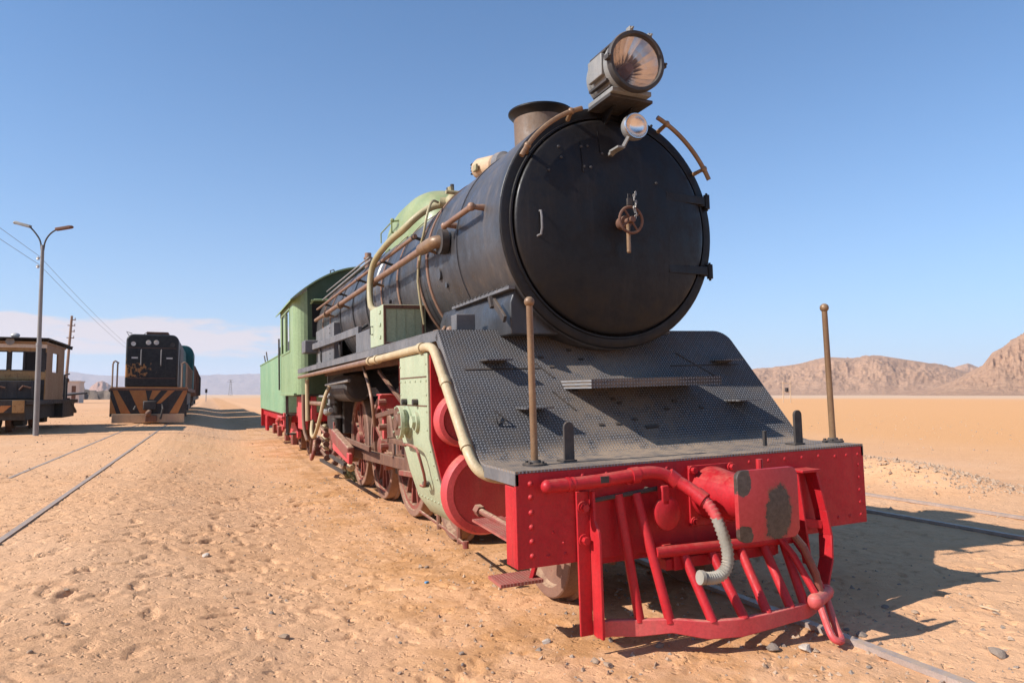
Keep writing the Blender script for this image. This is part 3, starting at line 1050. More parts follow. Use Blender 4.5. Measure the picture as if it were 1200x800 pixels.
# headlamp shelf and headlamp
shelf = MB().prism([(-0.17, 0.67), (0.20, 0.70), (0.20, 1.06), (-0.17, 1.09)], 'z', 3.425, 3.447).build("lamp_shelf", "dark_steel", loco, 0.003)
for x in (-0.06, 0.09):
    MB().prism([(1.06, 3.424), (0.80, 3.424), (0.99, 3.30), (1.06, 3.30)], 'x', x, x + 0.018).build("shelf_bracket", "front_black", shelf)
MB().bb(-0.10, 0.14, 0.98, 1.12, 3.30, 3.424).build("shelf_block", "front_black", shelf, 0.005)
lc = Vector((-0.02, 0.55, 3.640))
lax = Vector((0.08, 1, 0.02)).normalized()
lamp = MB().lathe(lc, lax, [(0.05, 0.186), (0.09, 0.198), (0.12, 0.198), (0.125, 0.190), (0.36, 0.190), (0.365, 0.198), (0.40, 0.198), (0.41, 0.14), (0.41, 0.0)], 48).build("headlamp", "lamp_grey", loco)
MB().lathe(lc, lax, [(0.06, 0.198), (0.04, 0.211), (0.0, 0.213), (-0.012, 0.206), (-0.012, 0.186), (0.01, 0.178), (0.04, 0.178)], 56).build("lamp_rim", "dark_steel", lamp)
MB().lathe(lc, lax, [(0.02, 0.179), (0.10, 0.132), (0.18, 0.075), (0.21, 0.042)], 20).build("reflector", "reflector_copper", lamp, smooth=False)
MB().lathe(lc, lax, [(0.21, 0.045), (0.13, 0.040), (0.11, 0.030), (0.10, 0.0)], 20).build("bulb_socket", "rust_brown", lamp)
MB().lathe(lc, lax, [(0.012, 0.178), (0.004, 0.11), (0.001, 0.0)], 48).build("lens", "lens_glass", lamp)
for q in (100, 60, 180, 0):
    d = Vector((math.cos(R(q)), 0, math.sin(R(q))))
    MB().box(lc + d * 0.222 + Vector((0, 0.015, 0)), (0.030, 0.05, 0.035)).cyl(lc + d * 0.222 + Vector((0, -0.03, 0)), lc + d * 0.222 + Vector((0, 0.05, 0)), 0.009, None, 8).build("rim_clamp", "lamp_grey" if q in (100, 60) else "dark_steel", lamp, 0.004)
MB().box(lc + Vector((-0.182, 0.24, 0.015)), (0.03, 0.19, 0.155)).build("lamp_door", "lamp_grey", lamp, 0.006)
for a_, b_ in (((-0.166, 0.24, -0.105), (0.03, 0.24, 0.02)), ((-0.155, 0.24, 0.118), (0.03, 0.22, 0.018)), ((-0.10, 0.24, 0.17), (0.03, 0.20, 0.014)), ((-0.135, 0.24, -0.145), (0.03, 0.24, 0.016))):
    MB().box(lc + Vector(a_), b_).build("lamp_rib", "dark_steel", lamp, 0.003)
MB().bb(-0.17, 0.15, 0.64, 0.98, 3.447, 3.48).build("lamp_base", "lamp_grey", lamp, 0.004)
# small marker lamp under the shelf
mc = Vector((0.05, 0.70, 3.245))
mk = MB().lathe(mc, (0.05, 1, 0), [(0.0, 0.094), (0.03, 0.096), (0.06, 0.088), (0.09, 0.06), (0.10, 0.0)], 32).build("marker_lamp", "galvanised", loco)
MB().lathe(mc, (0.05, 1, 0), [(0.0, 0.094), (-0.012, 0.090), (-0.012, 0.084), (0.0, 0.082), (0.03, 0.06), (0.05, 0.02), (0.05, 0)], 32).build("reflector", "reflector_copper", mk)
MB().lathe(mc, (0.05, 1, 0), [(-0.004, 0.084), (-0.010, 0.05), (-0.012, 0.0)], 28).build("lens", "lens_glass", mk)
MB().bar((0.0, 0.725, 3.17), (-0.03, 0.75, 3.105), 0.03, 0.02).box((-0.05, 0.80, 3.10), (0.06, 0.12, 0.014)).bar((-0.05, 0.84, 3.10), (-0.05, 0.93, 3.08), 0.04, 0.02).build("lamp_bracket", "lamp_grey", mk)

# saddle casing below the smokebox
MB().prism([(-0.80, 1.80), (-0.80, 2.02), (-0.76, 2.13), (-0.70, 2.16), (0.40, 2.10), (0.50, 2.02), (0.52, 1.95), (0.52, 1.80)], 'y', 1.06, 2.70).build("saddle", "boiler_grey", loco, 0.01)
MB().bar((-0.795, 1.03, 2.125), (-0.775, 2.35, 2.125), 0.05, 0.022).build("saddle_flange", "grey_steel", loco)
for k in range(14):
    inst(rivet_black, "rivet", loco, (-0.815, 1.07 + k * 0.09, 2.137), (R(-90), 0, 0))
MB().bb(-1.05, -0.90, 1.50, 1.62, 1.866, 1.985).build("oil_box", "grey_steel", loco, 0.006)
MB().bar((-0.86, 1.22, 2.05), (-0.86, 1.02, 1.90), 0.022, 0.05).bar((-0.88, 1.24, 2.08), (-0.88, 1.20, 2.0), 0.03, 0.03).build("clamp", "dark_steel", loco, 0.003)

# ---- apron and front platform in chequer plate
ZT, ZB = 0.995, 0.488
prof = [(0.0, ZT), (0.46, ZT), (0.52, ZT + 0.012), (0.57, ZT + 0.05), (0.61, ZT + 0.092), (1.317, 1.851)]


def plate_strip(x0, x1, prof, thick, name, parent, clip=None, mat="chequer_plate", ny=1):
    """bent plate with UV in metres: along x and along the bend"""
    me_ = bpy.data.meshes.new(name)
    bm = bmesh.new()
    uvl = bm.loops.layers.uv.new("UVMap")
    s = [0.0]
    for a, b in zip(prof, prof[1:]):
        s.append(s[-1] + math.hypot(b[0] - a[0], b[1] - a[1]))
    rows = []
    if clip:
        prof = prof[:-1] + [(prof[-1][0] - clip * (prof[-1][0] - prof[-2][0]), prof[-1][1] - clip * (prof[-1][1] - prof[-2][1]))]
        top = s[-1]
        s[-1] = s[-1] - clip * (s[-1] - s[-2])
    for (y, z), q in zip(prof, s):
        xl, xr = (x0, x1)
        rows.append([(bm.verts.new((xl, y, z)), xl, q), (bm.verts.new((xr, y, z)), xr, q)])
    for A, B in zip(rows, rows[1:]):
        f = bm.faces.new([A[0][0], A[1][0], B[1][0], B[0][0]])
        for lp, (v, x, q) in zip(f.loops, (A[0], A[1], B[1], B[0])):
            lp[uvl].uv = (x + 7, q + 3)
    if clip:
        (ya, za), (yb, zb) = prof[-2], prof[-1]
        L_ = math.hypot(yb - ya, zb - za)
        dy, dz = (yb - ya) / L_, (zb - za) / L_
        hgt = top - s[-1]
        ring = [(rows[-1][0][0], x0, s[-1]), (rows[-1][1][0], x1, s[-1])]
        for a in np.linspace(15, 90, 6):
            xx, hh = x1 - hgt + hgt * math.cos(R(a)), hgt * math.sin(R(a))
            ring.append((bm.verts.new((xx, yb + dy * hh, zb + dz * hh)), xx, s[-1] + hh))
        ring.append((bm.verts.new((x0, yb + dy * hgt, zb + dz * hgt)), x0, top))
        f = bm.faces.new([r[0] for r in ring])
        for lp, (v, x, q) in zip(f.loops, ring):
            lp[uvl].uv = (x + 7, q + 3)
    bm.normal_update()
    for f in bm.faces:
        if f.normal.z < 0:
            f.normal_flip()
        f.smooth = False
    bm.to_mesh(me_)
    bm.free()
    me_.materials.append(MATS[mat])
    o = bpy.data.objects.new(name, me_)
    COL.objects.link(o)
    o.parent = parent
    m = o.modifiers.new("solid", 'SOLIDIFY')
    m.thickness = thick
    m.offset = -1
    return o


apron = plate_strip(-1.25, 1.25, prof, 0.012, "apron_plate", loco, clip=0.11)
# valance: steel edging that follows the bend on each side
for s in (-1, 1):
    vm = MB()
    pts = prof + [(9.93, 1.853)] if s < 0 else prof[:-1] + [(1.2, 1.72)]
    low = 0.075
    for (a, b) in zip(pts, pts[1:]):
        d = Vector((0, b[0] - a[0], b[1] - a[1])).normalized()
        n = Vector((0, d.z, -d.y))
        k0 = 0.075
        x = s * 1.252
        q = [(x, a[0], a[1] + 0.003), (x, b[0], b[1] + 0.003)]
        off = n * k0
        x2 = s * 1.232
        vsx = []
        for xx in (x, x2):
            vsx += [(xx, a[0], a[1] - 0.012), (xx, b[0], b[1] - 0.012), (xx, b[0] + off.y, b[1] + off.z), (xx, a[0] + off.y, a[1] + off.z)]
        vm.add(vsx, [(0, 1, 2, 3), (4, 5, 6, 7), (0, 1, 5, 4), (2, 3, 7, 6), (0, 3, 7, 4), (1, 2, 6, 5)])
    vm.build("valance", "grey_steel", loco)
# running boards
for s in (-1, 1):
    plate_strip(min(s * 1.25, s * 0.62), max(s * 1.25, s * 0.62), [(1.317 if s < 0 else 1.46, 1.853), (9.93, 1.855)], 0.014, "running_board", loco)
# steps on the apron: thin brackets with a triangular cheek under them


def apron_y(z):
    return 0.61 + (z - (ZT + 0.092)) * (1.317 - 0.61) / (1.851 - (ZT + 0.092))


for x0, x1, z in ((-1.027, -0.837, 1.628), (-0.888, -0.698, 1.304), (0.90, 1.08, 1.60), (0.79, 0.98, 1.296)):
    y = apron_y(z)
    st = plate_strip(x0, x1, [(y - 0.175, z), (y - 0.002, z + 0.002)], 0.010, "step", apron)
    MB().box(((x0 + x1) / 2, y - 0.03, z - 0.012), (x1 - x0 - 0.02, 0.05, 0.012)).build('step_lug', 'dark_steel', st)
z = 1.470
y = apron_y(z)
bs = MB()
bsv = [(-0.474, y), (-0.474, y - 0.43), (0.555, y - 0.43), (0.555, y)]
me_ = bpy.data.meshes.new("tread")
bm = bmesh.new()
uvl = bm.loops.layers.uv.new("UVMap")
v1 = [bm.verts.new((a, b, z)) for a, b in bsv]
f = bm.faces.new(v1)
for lp in f.loops:
    lp[uvl].uv = (lp.vert.co.x + 7, lp.vert.co.y + 3)
v2 = [bm.verts.new((a, b + 0.002, z - 0.055)) for a, b in bsv]
for i in range(3):
    f2 = bm.faces.new([v1[i], v1[i + 1], v2[i + 1], v2[i]])
    for lp in f2.loops:
        lp[uvl].uv = (lp.vert.co.x + 7, lp.vert.co.z + 3)
bmesh.ops.recalc_face_normals(bm, faces=bm.faces)
bm.to_mesh(me_)
bm.free()
me_.materials.append(MATS["chequer_plate"])
o = bpy.data.objects.new("step", me_)
COL.objects.link(o)
o.parent = apron
m = o.modifiers.new("solid", 'SOLIDIFY')
m.thickness = 0.008
m.offset = 0
o["label"] = "wide chequer plate step across the middle of the apron"
# seams, holes and small lugs on the apron


def on_apron(x, z, lift=0.004):
    yy = apron_y(z)
    return Vector((x, yy - lift * 0.73, z + lift * 0.68))


for a, b in (((-0.62, 1.60), (-0.52, 1.49)), ((0.62, 1.66), (0.88, 1.45)), ((-0.58, 1.40), (-0.47, 1.27))):
    MB().bar(on_apron(*a), on_apron(*b), 0.010, 0.006, (0, -0.73, 0.68)).build("weld_seam", "dark_steel", apron)
MB().bar(on_apron(-1.15, 1.56), on_apron(-0.6, 1.56), 0.006, 0.004, (0, -0.73, 0.68)).bar(on_apron(0.5, 1.56), on_apron(1.15, 1.56), 0.006, 0.004, (0, -0.73, 0.68)).build("plate_joint", "dark_steel", apron)
for x, z in ((-0.60, 1.70), (-0.55, 1.64), (-0.50, 1.57), (-0.30, 1.69), (-0.24, 1.62), (-0.40, 1.40), (-0.14, 1.33), (-0.11, 1.30), (-0.33, 1.17), (-0.20, 1.17), (-0.05, 1.19), (0.25, 1.25), (0.55, 1.25), (0.15, 1.45), (0.35, 1.30)):
    MB().box(on_apron(x, z, 0.003), (0.035, 0.018, 0.012), Matrix.Rotation(R(48), 3, 'X')).build("bolt", "dark_steel", apron)
MB().bar(on_apron(0.0, 1.135), on_apron(0.10, 1.14), 0.022, 0.016, (0, -0.73, 0.68)).build("slot_plate", "dark_steel", apron)
MB().tube([on_apron(-1.06, 1.20, 0.01), on_apron(-1.06, 1.27, 0.035), on_apron(-1.0, 1.21, 0.03)], 0.007, 6, closed=True).build("eyelet", "dark_steel", apron)
# tapered flat uprights and knobbed posts
for x, y in ((-0.80, 0.25), (0.905, 0.21)):
    pts = [(-0.032, 0), (0.032, 0), (0.032, 0.20)] + arc(0, 0.20, 0.032, 0, 180, 8)[1:] + [(-0.032, 0.20)]
    MB().prism([(x + p, ZT + q) for p, q in pts[:-1]], 'y', y - 0.009, y + 0.009).box((x, y + 0.03, ZT + 0.006), (0.09, 0.09, 0.012)).build("upright_plate", "dark_steel", loco, 0.002)
MB().box((0.70, 0.3, ZT + 0.05), (0.022, 0.02, 0.1)).build("lug", "dark_steel", loco, 0.002)
for x, xt in ((-1.035, -1.065), (1.225, 1.150)):
    a = Vector((x, 0.22, ZT))
    b = Vector((xt, 0.16, 1.90))
    pm = MB().cyl(a, b, 0.0215, 0.0185, 14).ball(b + Vector((0, 0, 0.014)), 0.030, 14)
    po = pm.build("front_post", "brass_brown", loco)
    fl = MB().lathe(a, (0, 0, 1), [(0, 0.07), (0.010, 0.07), (0.014, 0.04), (0.03, 0.03)], 16, True, True)
    for q in range(4):
        fl.cyl(a + Vector((0.052 * math.cos(q * PI / 2 + .6), 0.052 * math.sin(q * PI / 2 + .6), 0.008)), a + Vector((0.052 * math.cos(q * PI / 2 + .6), 0.052 * math.sin(q * PI / 2 + .6), 0.024)), 0.011, None, 6)
    fl.build("post_base", "dark_steel", po)

# ---- buffer beam
beam = MB().bb(-1.25, 1.25, 0.0, 0.022, ZB, ZT - 0.013).build("buffer_beam", "red_paint", loco, 0.003)
MB().bb(-1.25, -1.232, 0.022, 0.15, ZB, ZT - 0.085).build("beam_flange", "red_paint", beam, 0.003)
MB().bb(1.232, 1.25, 0.022, 0.15, ZB, ZT - 0.085).build("beam_flange", "red_paint", beam, 0.003)
MB().bb(-0.78, 0.95, 0.024, 0.040, ZB - 0.035, ZT - 0.09).build("backing_plate", "red_paint", beam, 0.003)
for x, zlist in ((-1.165, (0.925, 0.855, 0.775, 0.70, 0.625, 0.55)), (1.20, (0.93, 0.86, 0.78, 0.70, 0.62, 0.54)), (1.0, (0.93,)), (1.1, (0.54, 0.93)), (1.0, (0.54,)),
                 (-1.07, (0.93, 0.54)), (-0.97, (0.93, 0.54)), (0.45, (0.94,)), (0.58, (0.94,)), (0.72, (0.94,)), (0.86, (0.94,)), (0.30, (0.94,)), (-0.85, (0.945,)), (-0.7, (0.945,)), (-0.3, (0.945,)), (-0.12, (0.72,))):
    for z in zlist:
        inst(rivet_me, "rivet", beam, (x, 0.001, z), scale=(1.3, 1.25, 1.3) if x < -1.1 else (1.0, 0.6, 1.0))
for x, z in ((-1.04, 0.66), (-0.98, 0.60)):
    inst(rivet_me, "rivet", beam, (x, 0.001, z), scale=(0.6, 0.6, 0.6))

# ---- cowcatcher
cow = MB().bb(-0.905, -0.83, -0.008, -0.024, 0.10, 0.865)
cow.prism([(-0.026, 0.10), (-0.125, 0.10), (-0.125, 0.62), (-0.115, 0.66), (-0.075, 0.71), (-0.07, 0.865), (-0.026, 0.865)], 'x', -0.832, -0.816)
cow = cow.build("cowcatcher", "red_paint", loco, 0.003)
for z in (0.78, 0.605):
    MB().cyl((-0.868, -0.024, z), (-0.868, -0.034, z), 0.033, None, 14).cyl((-0.868, -0.034, z), (-0.868, -0.062, z), 0.021, None, 6).build("bolt", "red_paint", cow)
ring_pts = [(-0.83, -0.05), (-0.74, -0.06), (-0.60, -0.115), (-0.46, -0.215), (-0.30, -0.30), (-0.12, -0.345), (0.05, -0.36), (0.22, -0.355), (0.36, -0.33), (0.48, -0.27), (0.60, -0.19), (0.74, -0.09)]
rb = MB()
vs, fs = [], []
for i, (x, y) in enumerate(ring_pts):
    a = ring_pts[max(0, i - 1)]
    b = ring_pts[min(len(ring_pts) - 1, i + 1)]
    d = Vector((b[0] - a[0], b[1] - a[1], 0)).normalized()
    n = Vector((-d.y, d.x, 0)) * 0.018
    bend = (0.0, 0.0, -0.006, 0.02, -0.012, -0.016, 0.0, 0.01, 0.004, 0, 0, 0)[i]
    lo, hi = 0.092 + bend, 0.178 + bend * 0.4
    vs += [(x - n.x, y - n.y, lo), (x - n.x, y - n.y, hi), (x + n.x, y + n.y, hi), (x + n.x, y + n.y, lo)]
for i in range(len(ring_pts) - 1):
    a, b = 4 * i, 4 * i + 4
    for k in range(4):
        k2 = (k + 1) % 4
        fs.append((a + k, a + k2, b + k2, b + k))
fs += [(0, 1, 2, 3), tuple(len(vs) - 4 + k for k in (3, 2, 1, 0))]
rb.add(vs, fs).build("bottom_bar", "red_faded", cow, 0.005, angle=25)
bars = [((-0.66, -0.045, 0.835), (-0.595, -0.115, 0.16)), ((-0.545, -0.045, 0.83), (-0.465, -0.21, 0.16)), ((-0.30, -0.12, 0.49), (-0.265, -0.31, 0.16)),
        ((-0.115, -0.12, 0.485), (-0.085, -0.348, 0.16)), ((0.09, -0.12, 0.48), (0.07, -0.355, 0.16)), ((0.265, -0.12, 0.475), (0.24, -0.35, 0.16)),
        ((0.42, -0.12, 0.47), (0.36, -0.328, 0.16))]
for a, b in bars:
    MB().cyl(a, b, 0.0265, None, 14).build("bar", "red_paint", cow)
MB().cyl((-0.49, -0.13, 0.515), (0.47, -0.13, 0.49), 0.031, None, 16).build("cross_bar", "red_paint", cow)
MB().cyl((-0.81, -0.045, 0.815), (-0.40, -0.045, 0.845), 0.013, None, 10).cyl((-0.45, -0.045, 0.842), (-0.45, 0.0, 0.842), 0.012, None, 8).build("top_rod", "dark_steel", cow)
MB().bb(-0.40, 0.40, -0.10, 0.0, 0.40, 0.46).bb(-0.36, -0.30, -0.12, 0.0, 0.40, 0.52).bb(0.30, 0.36, -0.12, 0.0, 0.40, 0.52).build("stay", "red_paint", cow, 0.004)
# bent flat stay on the right, with its top shelf
rp = MB()
pts = [(0.73, -0.05, 0.875), (0.775, -0.075, 0.62), (0.79, -0.09, 0.47), (0.765, -0.11, 0.33), (0.70, -0.13, 0.20), (0.66, -0.15, 0.15)]
for a, b in zip(pts, pts[1:]):
    rp.bar(a, b, 0.016, 0.10, (0, 1, 0))
rp.bb(0.60, 0.75, -0.12, 0.0, 0.862, 0.878)
rp.bar((0.62, -0.03, 0.86), (0.66, -0.06, 0.30), 0.014, 0.07, (0, 1, 0))
rp.bar((0.66, -0.03, 0.55), (0.78, -0.07, 0.53), 0.03, 0.05, (0, 0, 1))
rp.build("side_stay", "red_paint", cow, 0.003)

# ---- central buffer and coupling
buf = MB().lathe((0.0, 0.0, 0.785), (0, -1, 0), [(0, 0.155), (0.05, 0.152), (0.20, 0.130), (0.46, 0.10), (0.50, 0.095)], 28, True, True).build("buffer", "red_paint", loco)
MB().bb(-0.16, 0.17, -0.014, 0.0, 0.60, 0.95).build("mounting_plate", "red_paint", buf, 0.004)
for x, z in ((-0.135, 0.925), (0.145, 0.925), (-0.135, 0.63), (0.145, 0.63)):
    MB().cyl((x, -0.014, z), (x, -0.024, z), 0.026, None, 12).cyl((x, -0.024, z), (x, -0.048, z), 0.019, None, 6).build("bolt", "red_paint", buf)
rr = 0.045
pl = arc(0.185 - rr, 0.97 - rr, rr, 0, 90, 6) + arc(-0.215 + rr, 0.97 - rr, rr, 90, 180, 6) + arc(-0.215 + rr, 0.60 + rr, rr, 180, 270, 6) + arc(0.185 - rr, 0.60 + rr, rr, 270, 360, 6)
nb_ = len(pl)
pm = MB()
vs = [(x, -0.535 + 0.05 * ((x - 0.0) ** 2 + (z - 0.785) ** 2) / 0.08, z) for x, z in pl] + [(x, -0.507 + 0.05 * ((x) ** 2 + (z - 0.785) ** 2) / 0.08, z) for x, z in pl] + [(-0.015, -0.54, 0.785), (-0.015, -0.505, 0.785)]
fs = [(i, (i + 1) % nb_, nb_ + (i + 1) % nb_, nb_ + i) for i in range(nb_)] + [(i, (i + 1) % nb_, 2 * nb_) for i in range(nb_)] + [(nb_ + i, nb_ + (i + 1) % nb_, 2 * nb_ + 1) for i in range(nb_)]
pm.add(vs, fs).build("buffer_head", "worn_buffer_red", buf, 0.003, angle=30)
MB().cyl((0.02, -0.40, 0.93), (0.02, -0.40, 1.01), 0.018, None, 10).build("pin", "red_paint", buf)
# drag hook and screw coupling hanging on the right under the buffer
cp = MB().tube([(0.36, -0.20, 0.60), (0.40, -0.30, 0.48), (0.45, -0.33, 0.33), (0.475, -0.33, 0.22)], 0.021, 10).build("screw_coupling", "red_rusty", loco)
MB().tube([(0.44, -0.06, 0.62), (0.48, -0.22, 0.42), (0.515, -0.31, 0.22)], 0.02, 8).tube([(0.33, -0.06, 0.62), (0.38, -0.24, 0.42), (0.43, -0.34, 0.22)], 0.02, 8).build("coupling_arm", "red_paint", cp)
MB().cyl((0.41, -0.36, 0.19), (0.56, -0.29, 0.20), 0.042, None, 14).ball((0.40, -0.365, 0.19), 0.045, 12).ball((0.565, -0.29, 0.205), 0.04, 12).build("trunnion", "red_faded", cp)
MB().tube([(0.42, -0.37, 0.19), (0.395, -0.45, 0.07), (0.385, -0.49, 0.025), (0.415, -0.51, 0.01), (0.455, -0.485, 0.012), (0.475, -0.43, 0.05), (0.545, -0.30, 0.19)], 0.020, 10, smooth=2).build("coupling_link", "red_faded", cp)
MB().bb(0.30, 0.50, -0.10, 0.0, 0.56, 0.68).build("draw_hook_block", "red_paint", cp, 0.008)
# safety hook behind the bars
hk = MB().lathe((-0.385, -0.085, 0.72), (0, -1, 0), [(0, 0.0), (0.0, 0.07), (0.01, 0.085), (0.03, 0.085), (0.04, 0.07), (0.04, 0)], 24)
hk.v = [(x, y, 0.72 + (z - 0.72) * (1.15 if z < 0.72 else 1.0)) for x, y, z in hk.v]
hk = hk.build("safety_hook", "red_paint", loco)
MB().bar((-0.40, -0.10, 0.76), (-0.40, -0.10, 0.87), 0.05, 0.05).build("hook_shank", "red_paint", hk, 0.008)
# vacuum pipe and its ribbed hose
vp_ = MB().tube([(-1.10, -0.075, 0.915), (-0.83, -0.075, 0.918), (-0.58, -0.075, 0.935), (-0.50, -0.075, 0.945), (-0.40, -0.085, 0.935), (-0.33, -0.10, 0.895), (-0.285, -0.14, 0.865), (-0.235, -0.23, 0.80)], 0.036, 16, smooth=2).ball((-1.10, -0.075, 0.915), 0.037, 14).build("vacuum_pipe", "red_paint", loco)
for c, d, r, L in (((-0.57, -0.075, 0.934), (1, 0, 0.05), 0.045, 0.05), ((-0.335, -0.095, 0.90), (0.6, -0.25, -0.5), 0.046, 0.06), ((-0.98, -0.075, 0.916), (1, 0, 0), 0.040, 0.015), ((-0.95, -0.075, 0.916), (1, 0, 0), 0.039, 0.01), ((-0.24, -0.22, 0.805), (0.35, -0.65, -0.5), 0.043, 0.06)):
    MB().lathe(c, d, [(-L / 2, r), (L / 2, r)], 16, True, True).build("pipe_collar", "red_paint", vp_)
MB().box((-0.775, -0.1085, 0.93), (0.05, 0.006, 0.035)).build("black_patch", "dark_steel", vp_)
for x in (-0.60, -0.9):
    MB().cyl((x, -0.075, 0.90), (x, 0.0, 0.90), 0.018, None, 8).build("pipe_stay", "red_paint", vp_)
hp = [(-0.235, -0.23, 0.80), (-0.205, -0.29, 0.73), (-0.19, -0.32, 0.64), (-0.165, -0.33, 0.55), (-0.165, -0.335, 0.46), (-0.21, -0.335, 0.405), (-0.28, -0.33, 0.395), (-0.345, -0.33, 0.41)]
hm = MB()
Pp = [Vector(p) for p in hp]
for _ in range(3):
    Q = [Pp[0]]
    for a, b in zip(Pp, Pp[1:]):
        Q += [a * .75 + b * .25, a * .25 + b * .75]
    Pp = Q + [Pp[-1]]
hm.tube(Pp, [0.0345 if i % 2 else 0.0275 for i in range(len(Pp))], 14)
hs_ = hm.build("vacuum_hose", "hose_grey", loco, angle=80)
hs_.data.materials.append(MATS["red_faded"])
for pgn in hs_.data.polygons:
    if pgn.center.z > 0.70:
        pgn.material_index = 1
MB().lathe(hp[-1], (-1, 0.05, 0.15), [(-0.012, 0.038), (0.008, 0.038), (0.006, 0.026)], 14, True, True).build("hose_coupling", "hose_grey", hs_)

# footsteps under the left end of the beam
fsx = plate_strip(-1.24, -0.98, [(0.27, 0.345), (0.47, 0.352)], 0.018, "footstep", loco, mat="chequer_plate")
fsx.data.materials[0] = MATS["chequer_red"]
MB().bar((-1.02, 0.34, 0.34), (-0.98, 0.30, 0.52), 0.05, 0.02).build("step_hanger", "red_paint", fsx)
MB().cyl((-1.12, 0.93, 0.65), (-1.10, 0.42, 0.615), 0.020, 0.020, 12).cyl((-1.12, 0.95, 0.652), (-1.12, 0.88, 0.645), 0.036, None, 6).build("drain_cock", "red_rusty", loco)
sp2 = plate_strip(-1.22, -1.02, [(0.12, 0.60), (0.78, 0.625)], 0.014, "footstep", loco, mat="chequer_red")

# frames and dark machinery between the wheels
MB().bb(-0.47, -0.42, 1.35, 10.1, 0.55, 1.25).bb(0.42, 0.47, 1.35, 10.1, 0.55, 1.25).bb(-0.47, -0.42, 0.05, 1.349, 0.55, 0.93).bb(0.42, 0.47, 0.05, 1.349, 0.55, 0.93).build("main_frame", "rust_brown", loco, 0.006)
MB().bb(-0.41, 0.41, 0.10, 1.34, 0.62, 0.92).bb(-0.41, 0.41, 1.36, 2.9, 0.62, 1.75).build("frame_stretcher", "dark_steel", loco, 0.01)
MB().bb(-0.41, 0.41, 3.2, 10.0, 0.75, 1.05).build("frame_stretcher", "dark_steel", loco, 0.01)
MB().bb(-0.72, 0.72, 8.3, 10.08, 0.75, 2.2).build("firebox", "dark_steel", loco, 0.02)
for x0, x1 in ((-0.78, -0.74), (0.74, 0.78)):
    MB().bb(x0, x1, 1.42, 9.9, 1.72, 1.84).build("board_bearer", "rust_brown", loco, 0.004)
MB().lathe((-0.78, 6.7, 1.48), (0, 1, 0), [(0, 0.0), (0.02, 0.16), (0.06, 0.20), (1.55, 0.20), (1.6, 0.16), (1.62, 0)], 28).build("air_reservoir", "dark_steel", loco)
MB().lathe((0.78, 5.0, 1.48), (0, 1, 0), [(0, 0.0), (0.02, 0.16), (0.06, 0.20), (1.9, 0.20), (1.96, 0.16), (2.0, 0)], 28).build("air_reservoir", "dark_steel", loco)

